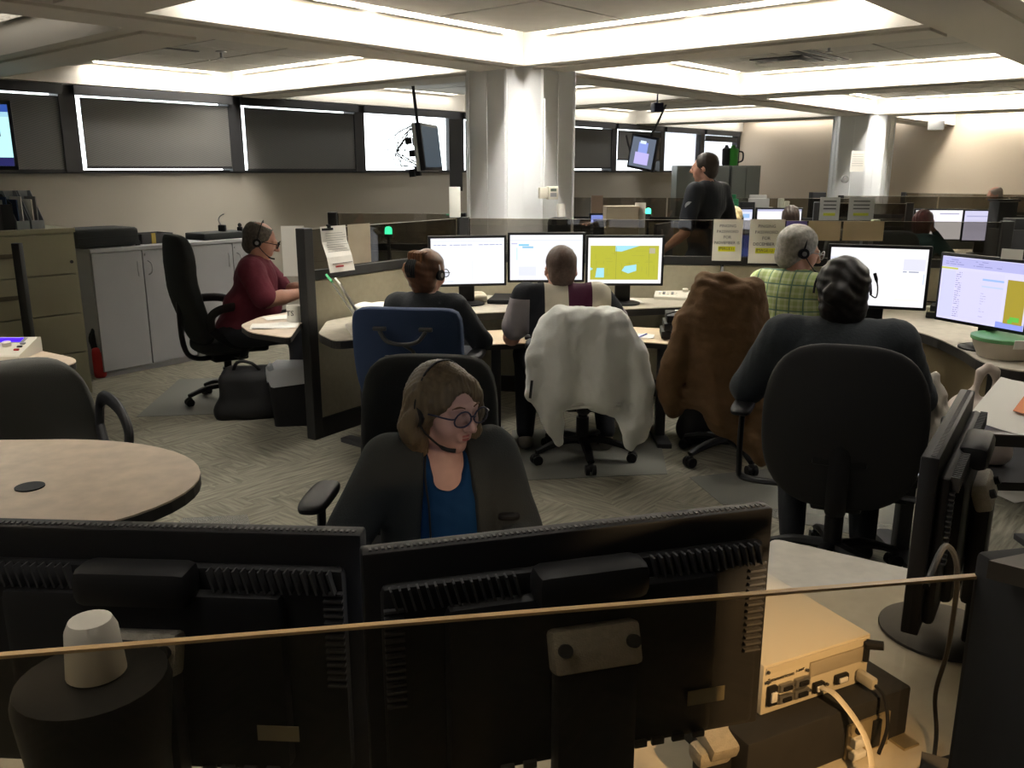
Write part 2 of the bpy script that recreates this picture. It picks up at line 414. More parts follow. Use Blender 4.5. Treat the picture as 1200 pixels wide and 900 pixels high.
# windows with roller blinds: (u0, u1, drop of blind 0..1, sheer)
WN = [(1.75, 3.52, 1, 0), (3.52, 5.24, .95, 0), (5.24, 6.92, .985, 0), (6.92, 8.65, 0, 0), (8.65, 10.5, 1, 0), (10.5, 12.33, .93, 0), (12.33, 13.85, .72, 0), (13.85, 15.3, 0, 1), (15.3, 16.78, .12, 1)]
for i, (a, b, drop, sh) in enumerate(WN):
    t = finish(thing('window_%d' % (i+1), None, None, rz=ROOM), kind='structure')
    f = B()
    f.b2(a-.02, a+.13, 8.5, 8.7, 1.67, 2.44).b2(a, b, 8.56, 8.70, 1.655, 1.685).b2(a, b, 8.56, 8.70, 2.38, 2.44)
    if i == 8: f.b2(b, b+.12, 8.5, 8.7, 1.67, 2.44)
    f.build('window_frame', frame_m, t, smooth=False)
    B().b2(a+.13, b, 8.66, 8.668, 1.685, 2.38).build('pane', glass('window glass', (.9, .92, .92), .04), t, smooth=False)
    B().cyl((a+.13, 8.50, 2.40), (b-.01, 8.50, 2.40), .045, n=16).b2(a+.1, b, 8.44, 8.47, 2.355, 2.44).build('blind_roller', frame_m, t)
    if drop:
        z0 = 2.325-drop*.645
        B().b2(a+.175, b, 8.515, 8.518, z0, 2.34).build('blind', blindm, t, smooth=False)
        B().b2(a+.175, b, 8.507, 8.527, z0-.012, z0+.012).build('hem_bar', frame_m, t, smooth=False)
    if sh:
        B().b2(a+.15, b-.03, 8.60, 8.602, 1.69, 2.38).build('sheer_shade', sheer, t, smooth=False)
0 and struct('trim_sill', B().b2(1.6, U1, 8.46, 8.62, 1.648, 1.668), mat('sill paint', (.5, .48, .44), .5))
# dropped beams between the ceiling bays
def beam(u0, u1, v0, v1):
    b = B(); b.b2(u0, u1, v0, v1, HB, HC+.06)
    ins = .11
    if u1-u0 > v1-v0: b.b2(u0, u1, v0+ins, v1-ins, HB-.016, HB)
    else: b.b2(u0+ins, u1-ins, v0, v1, HB-.016, HB)
    struct('beam', b, paintc)
VB = [(8.45, 8.62), (4.45, 5.0), (1.05, 1.6), (-2.55, -2.0)]
for v0, v1 in VB: beam(U0, U1, v0, v1)
UBU = [(2.45, 3.0), (5.25, 5.8), (8.75, 9.3), (12.95, 13.5)]
UBL = [(-1.75, -1.2), (1.75, 2.3), (5.25, 5.8), (8.75, 9.3), (12.95, 13.5)]
for u0, u1 in UBU: beam(u0, u1, 5.0, 8.45)
for v0, v1 in ((1.6, 4.45), (-2.0, 1.05)):
    for u0, u1 in UBL: beam(u0, u1, v0, v1)
# bays: ceiling tiles and strip lights along the far and window sides
bays = []; BAYN = {}
uu = [U0]+[x for p in UBU for x in p]+[U1]
for i in range(0, len(uu), 2): bays.append((uu[i], uu[i+1], 5.0, 8.45)); BAYN[bays[-1]] = ['window-side ceiling bay at the far left edge', 'window-side ceiling bay over the grey cabinets', 'window-side ceiling bay behind the big column', 'far window-side ceiling bay over the officer', 'window-side corner ceiling bay at the beige end wall'][i//2]
ul = [U0]+[x for p in UBL for x in p]+[U1]
for v0, v1 in ((1.6, 4.45), (-2.0, 1.05)):
    for i in range(0, len(ul), 2): bays.append((ul[i], ul[i+1], v0, v1)); BAYN[bays[-1]] = ('ceiling bay ' if v0 > 0 else 'right-hand ceiling bay ')+['far behind the camera', 'over the left meeting table', 'before the big column', 'right of the big column', 'before the far white column', 'beyond the far white column'][i//2]
E_ = [mat('lamp strip', (1, .955, .87), emit=LIGHT), mat('lamp strip dim', (1, .97, .92), emit=LIGHT*.28), mat('lamp strip low', (1, .94, .85), emit=LIGHT*.22), mat('lamp strip lowest', (1, .94, .85), emit=LIGHT*.035), mat('lamp strip medium', (1, .94, .85), emit=LIGHT*.85)]
GAP = .15
tile_cache = {}
for (a, b, c, d) in bays:
    vis = (b > 1.8)
    ia, ib, ic, id_ = a+GAP, b-GAP, c+GAP, d-GAP
    nu, nv = max(1, round((ib-ia)/.76)), max(1, round((id_-ic)/.76))
    if vis:
        su, sv = (ib-ia)/nu, (id_-ic)/nv; key = (round(su, 3), round(sv, 3))
        if key not in tile_cache: tile_cache[key] = B().box((0, 0, 0), (su-.022, sv-.022, .02)).mesh('ceiling_tile', tilem, smooth=False)
        for i in range(nu):
            for j in range(nv): link('ceiling_tile', tile_cache[key], ceil, (ia+(i+.5)*su, ic+(j+.5)*sv, HC))
    else: B().b2(ia, ib, ic, id_, HC-.01, HC+.01).build('ceiling_tile', tilem, ceil)
    dim = 1 if (c > 4 and a > 5) else 0
    if d < 1.2 and a < 5: dim = 2
    if c > 1 and d < 4.6 and a < 2: dim = 4
    if c > 4 and a < 0: dim = 3
    # dark slot between tile field and beam, with the lamp strip in it
    for side in ('v', 'u'):
        if side == 'u' and not vis: continue
        L0, L1 = ((a+.22, b-.22) if side == 'v' else (c+.22, d-.22))
        n = 2 if L1-L0 > 2.4 else 1
        sg = (L1-L0)/n
        for q in range(n):
            s0, s1 = L0+q*sg+.02, L0+(q+1)*sg-.02
            vd, ud = d, b
            cu, cv = ((s0+s1)/2, vd-.075) if side == 'v' else (ud-.075, (s0+s1)/2)
            lab = 'recessed strip lamp washing the side of a ceiling beam' if dim != 1 else 'dimmed recessed strip lamp in a far window-side ceiling bay'
            t = thing('ceiling_light', lab, 'light', W(cu, cv, HC+.02), ROOM if side == 'v' else ROOM-math.pi/2, 'dimmed strip lamps in the far bays' if dim == 1 else 'strip lamps in the ceiling bays')
            L = s1-s0
            t['label'] = 'strip lamp, %s edge%s, %s' % ('left' if side == 'v' else 'far', '' if n == 1 else (', nearer half' if q == 0 else ', farther half'), BAYN[(a, b, c, d)])
            del t['group']; t['group'] = 'strip lamps in the ceiling bays'
            B().b2(-L/2, L/2, -.070, -.064, -.03, .03).b2(-L/2, L/2, .040, .046, -.036, .03).b2(-L/2, L/2, -.07, .046, .028, .034).build('housing', paintc, t, smooth=False)
            B().b2(-L/2+.01, L/2-.01, -.052, .028, .014, .024).build('lamp_tube', E_[dim], t, smooth=False)
            fb = B()
            nf = int(L/.12)
            for k in range(nf+1): fb.b2(-L/2+k*L/nf-.002, -L/2+k*L/nf+.002, -.062, .038, -.028, -.012)
            finish(fb.build('louvre', paintc, t, smooth=False), kind='stuff')
# air diffusers, slots, sprinklers
def diffuser(px, py, lab):
    p = at(px, py, HC-.012)
    t = thing('air_diffuser', lab, 'vent', p, ROOM)
    B().b2(-.3, .3, -.3, .3, -.006, .0).build('face_frame', tilem, t, smooth=False)
    B().b2(-.24, .24, -.24, .24, -.016, -.007).build('throat', rail_m, t, smooth=False)
    B().prism([(-.2, -.2), (.2, -.2), (.2, .2), (-.2, .2)], -.05, -.04).build('deflector_plate', mat('vent white', (.7, .68, .62), .5), t, smooth=False)
diffuser(70, 66, 'white square air diffuser in the ceiling bay nearest the window wall, upper left')
diffuser(922, 69, 'white square air diffuser in the ceiling right of the big column')
diffuser(728, 133, 'small far square air diffuser above the hanging television')
def slot(px, py, side, lab, n=1):
    p = at(px, py, HC-.012)
    t = thing('slot_vent', lab, 'vent', p, ROOM+(0 if side == 'u' else math.pi/2))
    for k in range(n): B().b2(-.6, .6, -.03+k*.11, .03+k*.11, -.012, 0).build('slot', rail_m, t, smooth=False)
    B().b2(-.62, .62, -.045, .045+.11*(n-1), -.006, .001).build('slot_frame', tilem, t, smooth=False)
slot(148, 50, 'u', 'long dark slot vent in the upper left ceiling bay')
slot(960, 61, 'u', 'double slot vent beside the square diffuser right of the big column', 2)
slot(1065, 104, 'v', 'wide dark slot vent in the ceiling before the far column')
for px, py, l in ((259, 60, 'chrome sprinkler head in the ceiling bay at upper left'), (972, 52, 'sprinkler head beside the double slot vent')):
    p = at(px, py, HC-.012); t = thing('sprinkler', l, 'sprinkler', p)
    B().lathe([(.045, 0), (.045, -.008), (.02, -.012)]).build('escutcheon', metal, t)
    B().cyl((0, 0, -.01), (0, 0, -.05), .012).cyl((0, 0, -.055), (0, 0, -.06), .03).build('spray_head', metal, t)
# columns
def column(u, v, s, ch, lab, extras):
    t = finish(thing('column', lab, 'column', W(u, v, 0), ROOM), kind='structure')
    h = s/2
    oct_ = [(-h+ch, -h), (h-ch, -h), (h, -h+ch), (h, h-ch), (h-ch, h), (-h+ch, h), (-h, h-ch), (-h, -h+ch)]
    B().prism(oct_, 0, HB+.01).build('shaft', column_m, t, smooth=False)
    tb = B()
    for x, y in oct_: tb.box((x*1.005, y*1.005, HB/2), (.02, .02, HB), rot=(0, 0, math.pi/8))
    tb.build('corner_trim', column_m, t, smooth=False)
    mb = B()
    for q in range(8):
        a, b = Vector(oct_[q]), Vector(oct_[(q+1) % 8]); m_ = (a+b)/2
        mb.box((m_.x*1.003, m_.y*1.003, HB/2), ((.012, .012, HB)), rot=(0, 0, math.atan2(b.y-a.y, b.x-a.x)))
    mb.build('seam_trim', column_m, t, smooth=False)
    return t
c1 = column(5.62, 4.80, .80, .2, 'big white panelled column in the middle of the room', 1)
c2 = column(13.25, 4.72, .74, .17, 'far white column at the right with a paper notice', 1)
# ============================================================ builders for repeated furniture
def chair(label, loc, rz, fab, back=(.47, .58, .09), back_z=1.10, seat_z=.48, arms='T', e=5, group=None, base_rot=.3, scale=1, taper=.12, spine=True, headroll=0, tilt=.08, armx=.30):
    """office swivel chair, local frame: sitter looks along +Y"""
    t = thing('office_chair', label, 'chair', loc, rz, group)
    bw, bh, bt = back
    def fb(q):
        f = 1-taper*max(0, q.z/(bh/2))**2 - .10*max(0, -q.z/(bh/2))**2
        if headroll: f *= 1-headroll*math.exp(-((q.z/bh-.12)/.09)**2)
        y = q.y - .05*(1-(q.x/(bw/2))**2)*.6 - tilt*(q.z/(bh/2)) - .02*math.cos(q.z/bh*6)
        return (q.x*f, y, q.z)
    B().soft((0, -.25, back_z-bh/2), (bw, bt, bh), e, 12, fb).build('backrest', fab, t)
    def fs(q):
        y = q.y/.24
        return (q.x*(1-.05*max(0, -y)), q.y, q.z - .03*max(0, y)**3 + .012*(q.x/.25)**2)
    B().soft((0, .02, seat_z-.045), (.51, .50, .11), 4, 10, fs).build('seat', fab, t)
    if spine:
        B().tube([(0, .0, seat_z-.12), (0, -.22, seat_z-.13), (0, -.31, seat_z-.02), (0, -.315, back_z-bh*.55)], .03, 8, 5, (1.3, .6)).box((0, -.30, back_z-bh*.55), (.2, .02, .2), bev=.008).build('back_bracket', black, t)
    B().box((0, 0, seat_z-.13), (.2, .26, .06), bev=.015).cyl((.10, .02, seat_z-.13), (.27, .04, seat_z-.14), .008).build('tilt_mechanism', black, t)
    B().cyl((0, 0, .12), (0, 0, seat_z-.14), .028).cyl((0, 0, .1), (0, 0, .26), .038).build('gas_column', black, t)
    if arms:
        az = seat_z+.21
        for sx in (-1, 1):
            if arms == 'T':
                a = B().soft((sx*armx, .03, az), (.09, .26, .035), 3.5, 6).build('armrest', black, t)
                B().tube([(sx*.15, .02, seat_z-.11), (sx*(armx-.03), .02, seat_z-.11), (sx*armx, .02, seat_z-.04), (sx*armx, .02, az-.01)], .018, 8, 5, (1.5, .7)).build('arm_post', black, a)
            elif arms == 'loop':
                a = B().tube([(sx*.29, -.20, seat_z+.12), (sx*.30, -.19, az+.01), (sx*.30, -.08, az+.055), (sx*.30, .10, az+.045), (sx*.30, .20, az-.02), (sx*.29, .20, az-.10), (sx*.285, .08, seat_z-.02), (sx*.28, -.06, seat_z), (sx*.29, -.20, seat_z+.12)], .022, 10, 6, (1.4, .8)).build('armrest', black, t)
                B().tube([(sx*.15, .02, seat_z-.11), (sx*.26, .03, seat_z-.10), (sx*.285, .04, seat_z)], .02, 8, 4, (1.6, .7)).build('arm_post', black, a)
    for k in range(5):
        an = base_rot+k*2*math.pi/5; c, s = math.cos(an), math.sin(an)
        l = B().tube([(0.03*c, .03*s, .125), (.16*c, .16*s, .12), (.30*c, .30*s, .078)], [.030, .026, .026, .022, .02], 8, 4, (1.1, .8)).build('base_leg', black, t)
        w_ = B()
        for sg in (-1, 1): w_.cyl((.30*c-s*(sg*.008), .30*s+c*sg*.008, .03), (.30*c-s*sg*.03, .30*s+c*sg*.03, .03), .03, n=14)
        w_.sph((.30*c, .30*s, .045), .026, 8); w_.cyl((.30*c, .30*s, .04), (.30*c, .30*s, .09), .008, n=6)
        w_.build('caster', black, l)
    t.scale = (scale,)*3
    return t

SCR = {}
def emat(c, s=1.0):
    k = (tuple(round(x, 3) for x in c), s)
    if k not in SCR: SCR[k] = mat('screen glow %d' % len(SCR), c, emit=s)
    return SCR[k]
def screen_part(t, w, h, rects, base=(.93, .95, 1.0), y=-.0265, zc=0, s=.6, name='screen'):
    """lit panel with the picture it shows built as thin flat patches: rects (x0,y0,x1,y1,colour), 0..1 from lower left"""
    ms = [emat(base, s)]; b = B(); b.b2(-w/2, w/2, y, y+.004, zc-h/2, zc+h/2)
    p = b.build(name, ms, t, smooth=False)
    pb = B(); mm = []
    for r in rects:
        m_ = emat(r[4], s)
        if m_ not in mm: mm.append(m_)
        pb.mi = mm.index(m_)
        yy = y-.0004-.0003*(mm.index(m_)+1)
        if len(r) > 5: pts = [(-w/2+q[0]*w, yy-.0002, zc-h/2+q[1]*h) for q in r[5]]
        else: pts = [(-w/2+r[0]*w, yy, zc-h/2+r[1]*h), (-w/2+r[2]*w, yy, zc-h/2+r[1]*h), (-w/2+r[2]*w, yy, zc-h/2+r[3]*h), (-w/2+r[0]*w, yy, zc-h/2+r[3]*h)]
        pb.quad(pts)
    if rects: finish(pb.build('screen_image', mm, p, smooth=False), kind='stuff')
    return p
def monitor(label, loc, rz, rects, w=.545, h=.35, zb=.13, base=(.93, .95, 1.0), group=None, s=.6, tilt=0, detail=False, name='monitor'):
    """local frame: screen looks along -Y, root on the desk under the stand, zb = height of the lower edge"""
    t = thing(name, label, 'monitor', loc, rz, group)
    zc = zb+h/2
    f = B(); f.box((0, -.005, zc), (w, .035, h), bev=.006)
    if detail:
        f.soft((0, .028, zc), (w*.80, .05, h*.78), 8, 6)
    else: f.box((0, .02, zc), (w*.7, .04, h*.6), bev=.012)
    f.build('housing', black, t)
    if rects is not None: screen_part(t, w-.036, h-.036, rects, base, y=-.0245, zc=zc, s=s)
    B().box((0, .07, zc*.5+.02), (.11, .035, zc), bev=.008).box((0, .05, zc), (.13, .06, .13), bev=.01).build('stand_neck', black, t)
    B().lathe([(.125, 0), (.125, .008), (.10, .016), (.03, .02)], (0, .05, 0), 28).build('stand_base', black, t)
    return t
TXT = (.35, .38, .5)
def lines(x0, x1, y0, y1, n, col=(.45, .48, .6), seed=1, th=.012, fill=.6):
    r = random.Random(seed); out = []
    for i in range(n):
        y = y1-(y1-y0)*(i+.5)/n; x = x0
        while x < x1:
            l = r.uniform(.02, .09)*(1 if x1-x0 > .3 else .6)
            if r.random() < fill: out.append((x, y-th/2, min(x+l, x1), y+th/2, col))
            x += l+.012
    return out
YG, CY, GRN = (.50, .50, .045), (.40, .80, .90), (.12, .45, .06)

def partition(label, a, b, z_op=1.06, z_gl=1.33, posts=(0, 1), gl=pglass, fabm=None, n=None, post_h=None, group=None, th=.06, glassy=True):
    """free-standing office screen: fabric panels, dark rails and posts, glass on top"""
    a, b = Vector(a[:2]), Vector(b[:2]); L = (b-a).length; rz = dirang(a, b)
    t = thing('office_partition', label, 'partition', (a.x, a.y, 0), rz, group)
    n = n or max(1, round(L/1.1))
    for i in range(n):
        x0, x1 = L*i/n+.012, L*(i+1)/n-.012
        B().b2(x0, x1, -th/2+.004, th/2-.004, .13, z_op-.045, bev=.006).build('fabric_panel', fabm or fabric, t, smooth=False)
    B().b2(0, L, -th/2, th/2, 0, .125).build('kick_rail', rail_m, t, smooth=False)
    B().b2(0, L, -th/2, th/2, z_op-.04, z_op+.02, bev=.005).build('top_rail', rail_m, t, smooth=False)
    if glassy:
        for i in range(n):
            B().b2(L*i/n+.01, L*(i+1)/n-.01, -.004, .004, z_op+.02, z_gl).build('glass_pane', gl, t, smooth=False)
        for i in range(n): B().b2(L*i/n+.01, L*(i+1)/n-.01, -.003, .003, z_gl, z_gl+.0025).build('glass_edge', mat('polished glass edge', (.45, .42, .36), .3), t, smooth=False)
    for q in posts:
        x = L*q
        B().box((x, 0, (post_h or z_gl+.01)/2), (.075, .075, post_h or z_gl+.01), bev=.006).build('post', rail_m, t, smooth=False)
    return t
def worktop(label, poly, z, m=None, legs=(), panel=None, th=.03, cat='desk', name='desk', group=None, edge=None):
    """worktop of world outline poly with a dark edge band, steel legs standing on the floor"""
    cx = sum(p[0] for p in poly)/len(poly); cy = sum(p[1] for p in poly)/len(poly)
    t = thing(name, label, cat, (cx, cy, 0), 0, group)
    pl = [(p[0]-cx, p[1]-cy) for p in poly]
    B().prism(pl, z-.006, z).build('tabletop', m or lam2, t, smooth=False)
    B().prism(pl, z-th-.006, z-.006).build('edge_band', edge or edge_m, t, smooth=False)
    for l in legs:
        B().box((l[0]-cx, l[1]-cy, (z-th)/2), (.06, .06, z-th), bev=.004).box((l[0]-cx, l[1]-cy, .015), (.09, .42, .03), rot=(0, 0, l[2] if len(l) > 2 else 0), bev=.004).build('leg', dgrey, t)
    return t
def smoothpoly(p, k=5, closed=True):
    q = [Vector((a[0], a[1], 0)) for a in p]; n = len(q); out = []
    for i in range(n):
        a, b, c, d = q[i-1], q[i], q[(i+1) % n], q[(i+2) % n]
        for j in range(k):
            t = j/k; out.append(.5*((2*b)+(c-a)*t+(2*a-5*b+4*c-d)*t*t+(3*b-a-3*c+d)*t**3))
    return [(v.x, v.y) for v in out]
def roundcorners(p, r=.08, k=4):
    out = []; n = len(p)
    for i in range(n):
        a, b, c = Vector(p[i-1][:2]), Vector(p[i][:2]), Vector(p[(i+1) % n][:2])
        rr = p[i][2] if len(p[i]) > 2 and len(p[i]) < 4 and not isinstance(p[i], Vector) else r
        if rr <= 0: out.append((b.x, b.y)); continue
        s = b+(a-b).normalized()*min(rr, (a-b).length*.45); e = b+(c-b).normalized()*min(rr, (c-b).length*.45)
        for j in range(k+1):
            t = j/k; q = s*(1-t)**2+b*2*t*(1-t)+e*t*t; out.append((q.x, q.y))
    return out
def sheet(label, loc, w, h, rz=0, m=None, cat='paper', name='paper_sheet', group=None, bend=.003, rot=None):
    """loose paper lying flat (or standing when rot is given), slightly curled"""
    t = B(); n = 5
    vs = [[t.bm.verts.new((-w/2+w*i/n, -h/2+h*j/n, bend*math.sin(i*1.3+j*.7)+bend+.001)) for j in range(n+1)] for i in range(n+1)]
    for i in range(n):
        for j in range(n): t.bm.faces.new([vs[i][j], vs[i+1][j], vs[i+1][j+1], vs[i][j+1]])
    lo = [[t.bm.verts.new((v.co.x, v.co.y, v.co.z-.0008)) for v in r] for r in vs]
    for i in range(n):
        for j in range(n): t.bm.faces.new([lo[i][j+1], lo[i+1][j+1], lo[i+1][j], lo[i][j]])
    o = t.build(name, m or white, None, loc, rot or (0, 0, rz))
    return finish(o, label, cat, group)
def radio(label, loc, rz, lcd, scale=1):
    t = thing('radio_console', label, 'radio console', loc, rz)
    b = B(); b.bm.verts.ensure_lookup_table()
    prof = [(-.12, 0), (.12, 0), (.12, .075), (.09, .08), (-.11, .028), (-.12, .02)]
    vs = [[b.bm.verts.new((x, y, z)) for y, z in prof] for x in (-.17, .17)]
    b.bm.faces.new(vs[0]); b.bm.faces.new(vs[1][::-1])
    for i in range(6): b.bm.faces.new([vs[0][i], vs[0][(i+1) % 6], vs[1][(i+1) % 6], vs[1][i]])
    bmesh.ops.recalc_face_normals(b.bm, faces=b.bm.faces[:]); b.build('case', cream, t, smooth=False)
    sl = math.atan2(.052, .2)
    def on(x, y, dz=.001): return (x, y, .028+(y+.11)*.26+dz)
    B().box(on(-.02, .055), (.25, .045, .006), rot=(sl, 0, 0), bev=.002).build('display', lcd, t)
    B().box(on(-.02, .055, -.002), (.29, .06, .006), rot=(sl, 0, 0), bev=.002).build('display_bezel', greym, t)
    B().cyl(on(.06, -.01, 0), on(.06, -.014, .022), .022, n=18).build('volume_knob', cream, t)
    for i in range(5):
        for j in range(2): B().box(on(-.13+i*.032, -.075+j*.028, .003), (.02, .014, .008), rot=(sl, 0, 0), bev=.002).build('button', greym if i % 2 else white, t)
    for i in range(3): B().box(on(.13, -.06+i*.035, .003), (.025, .014, .008), rot=(sl, 0, 0), bev=.002).build('button', [red, dgrey, greym][i], t)
    t.scale = (scale,)*3
    return t
def phone(label, loc, rz, col=None):
    t = thing('desk_phone', label, 'telephone', loc, rz)
    col = col or black
    B().box((0, 0, .035), (.19, .21, .03), rot=(.25, 0, 0), bev=.008).box((0, .05, .03), (.16, .08, .05), bev=.006).build('base', col, t)
    B().tube([(-.065, -.09, .06), (-.065, 0, .085), (-.065, .09, .11)], .017, 8, 4).sph((-.065, -.085, .05), .025, 8).sph((-.065, .09, .10), .025, 8).build('handset', col, t)
    kb = B()
    for i in range(4):
        for j in range(4): kb.box((-.01+i*.024, -.07+j*.022, .042+j*.006), (.016, .014, .006), rot=(.25, 0, 0))
    kb.build('keypad', greym, t, smooth=False)
    B().box((.025, .055, .078), (.10, .045, .004), rot=(.25, 0, 0)).build('display', mat('phone display', (.35, .42, .38), .3), t)
    return t
def keyboard(label, loc, rz, col=None):
    t = thing('keyboard', label, 'keyboard', loc, rz)
    B().box((0, 0, .01), (.44, .15, .018), bev=.004).build('case', col or black, t)
    kb = B()
    for j in range(5):
        for i in range(15): kb.box((-.20+i*.0265, -.05+j*.025, .022), (.021, .020, .007))
    finish(kb.build('keys', dgrey, t, smooth=False), kind='stuff')
    return t
def beacon(label, loc, h, z0=0):
    t = thing('beacon_lamp', label, 'lamp', loc)
    B().cyl((0, 0, 0), (0, 0, h), .012).box((0, 0, .012), (.10, .10, .024), bev=.004).cyl((0, 0, h), (0, 0, h+.02), .032, n=14).build('pole', rail_m, t)
    B().lathe([(.026, 0), (.026, .03), (.022, .045), (.01, .052)], (0, 0, h+.02), 14).build('lens', green_e, t)
    return t
# ============================================================ left side: cabinets, desks, table
# filing cabinet (front faces the room, parallel to window wall)
def cab_root(name, label, cat, pa, pb):
    """root at front left foot pa, x runs towards pb along the front, y goes back"""
    return thing(name, label, cat, (pa[0], pa[1], 0), dirang(pa, pb)), (Vector(pb[:2])-Vector(pa[:2])).length
fr = at(110, 460, 0)
dirx = Vector((math.cos(ROOM), math.sin(ROOM), 0))
fl = fr-dirx*.92
t, L = cab_root('filing_cabinet', 'beige metal four-drawer lateral filing cabinet at the left wall', 'filing cabinet', fl, fr)
B().b2(0, L, .02, .50, .0, 1.235).b2(-.005, L+.005, -.005, .505, 1.235, 1.268, bev=.004).build('body', steelbeige, t, smooth=False)
for k in range(4):
    z0 = .04+k*.298
    d = B().b2(.02, L-.02, -.002, .022, z0, z0+.290, bev=.003).build('drawer', steelbeige, t, smooth=False)
    B().b2(.05, L*.58, -.010, -.001, z0+.145, z0+.165).build('label_rail', mat('dark bronze', (.10, .085, .05), .5), d, smooth=False)
    B().b2(L*.36, L*.56, -.014, -.001, z0+.14, z0+.172, bev=.003).build('handle', mat('dark bronze', (.10, .085, .05), .5), d)
B().cyl((L-.05, -.005, 1.02), (L-.05, -.012, 1.02), .012).build('lock', rail_m, t)
# storage cabinets
s0 = at(123, 444, 0); s1 = at(230, 423, 0); dd = (s1-s0).normalized()
for ci in range(2):
    a = s0+dd*(ci*.90); b = a+dd*.885
    t, L = cab_root('storage_cabinet', ['grey two-door storage cabinet with a black suitcase on top', 'grey storage cabinet behind the seated man in maroon'][ci], 'cabinet', a, b)
    B().b2(0, L, .02, .50, .05, 1.035).b2(.02, L-.02, .04, .48, 0, .05).b2(-.008, L+.008, -.012, .51, 1.035, 1.065, bev=.004).build('body', cabgrey, t, smooth=False)
    for k in (0, 1):
        x0 = k*L/2; d = B().b2(x0+.004, x0+L/2-.004, -.0, .02, .055, 1.03, bev=.003).build('door', cabgrey, t, smooth=False)
        hx = L/2+(-.045 if k == 0 else .045); sg = -1 if k == 0 else 1
        B().tube([(hx, 0, .82), (hx+sg*.015, -.025, .84), (hx+sg*.02, -.03, .88), (hx+sg*.015, -.025, .92), (hx, 0, .94)], .006, 6, 4).build('handle', metal, d)
    B().cyl((L/2+.03, 0, .99), (L/2+.03, -.008, .99), .012).build('lock', metal, t)
# suitcase on the cabinet
p = at(127, 290, 1.18)
t = thing('suitcase', 'black soft suitcase lying on the grey cabinet', 'suitcase', s0+dd*.20+Vector((-dd.y*.22, dd.x*.22, 1.066)), dirang(s0, s1))
B().soft((0, 0, .08), (.56, .36, .16), 8, 8).build('body', charcoal, t)
B().b2(-.26, .26, -.183, -.177, .08, .088).b2(-.20, .20, -.185, -.179, .04, .044).build('zipper', black, t, smooth=False)
B().tube([(.27, -.06, .09), (.305, -.05, .10), (.305, .05, .10), (.27, .06, .09)], .012, 6, 4).build('handle', black, t)
for k in (-1, 1): B().cyl((.25, k*.13, .02), (.28, k*.13, .02), .022).build('wheel', black, t)
p = s0+dd*.66+Vector((-dd.y*.25, dd.x*.25, 1.066))
t = thing('document_tray', 'low dark tray with a yellow tag beside the suitcase', 'tray', p, dirang(s0, s1))
B().b2(-.13, .17, -.12, .12, 0, .012).b2(-.13, .17, -.12, -.11, 0, .085).b2(-.13, .17, .11, .12, 0, .085).b2(-.13, -.12, -.12, .12, 0, .085).b2(.16, .17, -.12, .12, 0, .085).build('tray_body', dgrey, t, smooth=False)
B().b2(-.04, .0, -.126, -.12, 0, .09, bev=.002).build('yellow_tag', mat('yellow tag', (.45, .33, .06), .6), t, smooth=False)
p = s0+dd*1.35+Vector((-dd.y*.2, dd.x*.2, 1.066))
t = thing('equipment_tray', 'long flat black tray on the cabinet behind the maroon man', 'tray', p, dirang(s0, s1))
B().box((0, 0, .03), (.52, .3, .06), bev=.01).build('tray_body', charcoal, t)
t = thing('desk_gadget', 'small black gooseneck holder on the flat tray behind the maroon man', 'holder', p+Vector((.02, .05, .061)), 0)
B().box((0, 0, .03), (.07, .05, .06), bev=.01).build('clamp', black, t)
B().tube([(0, 0, .05), (-.03, 0, .10), (-.01, 0, .14), (.03, 0, .16)], .005, 6, 4).build('gooseneck', metal, t)
t = thing('desk_gadget', 'second small black clip device on the flat tray, nearer the man', 'holder', p+Vector((.17, .10, .061)), 0)
B().box((0, 0, .02), (.05, .04, .04), bev=.01).sph((0, 0, .055), .02, 8).build('body', black, t)
# red bag between the two cabinets
t = thing('red_bag', 'red container standing in the gap between the filing and grey cabinets', 'container', at(119, 442, 0), .3)
B().soft((0, 0, .13), (.10, .12, .26), 6, 6).build('body', red, t)
B().tube([(-.02, 0, .25), (-.03, .02, .33), (0, .02, .42), (.01, 0, .52)], [.035, .04, .035, .02, .01], 8, 4).build('dark_wrap', charcoal, t)
# on the filing cabinet: file holders, bottle, card
fx = Vector((math.cos(ROOM), math.sin(ROOM), 0)); fy = Vector((-fx.y, fx.x, 0))
for k, (off, hh, lab, mm, front) in enumerate([(.42, .26, 'dark grey magazine file holder on the filing cabinet, leftmost', dgrey, .2), (.50, .25, 'black magazine file holder between two grey ones on the filing cabinet', black, .18), (.60, .27, 'grey cut-away magazine file with papers on the filing cabinet', mat('file grey', (.22, .24, .26), .5), .06), (.70, .27, 'light grey magazine file holder at the right end of the row', mat('file light grey', (.26, .28, .31), .5), .06)]):
    t = thing('magazine_file', lab, 'file holder', fl+fx*off+fy*.2+Vector((0, 0, 1.268)), ROOM, 'magazine files on the filing cabinet')
    b = B(); th = .004
    for x in (-.042, .042):
        vs = [(x, -.12, 0), (x, .12, 0), (x, .12, hh), (x, .06, hh), (x, -.12, front)]
        f = [b.bm.verts.new(v) for v in vs]; g = [b.bm.verts.new((v[0]+th, v[1], v[2])) for v in vs]
        b.bm.faces.new(f); b.bm.faces.new(g[::-1])
        for i in range(5): b.bm.faces.new([f[i], f[(i+1) % 5], g[(i+1) % 5], g[i]])
    bmesh.ops.recalc_face_normals(b.bm, faces=b.bm.faces[:])
    b.b2(-.042, .046, -.12, -.116, 0, front).b2(-.042, .046, .116, .12, 0, hh).b2(-.042, .046, -.12, .12, 0, .004)
    b.build('holder', mm, t, smooth=False)
    for q in range(2): B().box((-.015+q*.03, .0, .11+.02*q), (.008, .2, .2), rot=(.0, 0, 0)).build('folder', [white, greym, navy][(k+q) % 3], t, smooth=False)
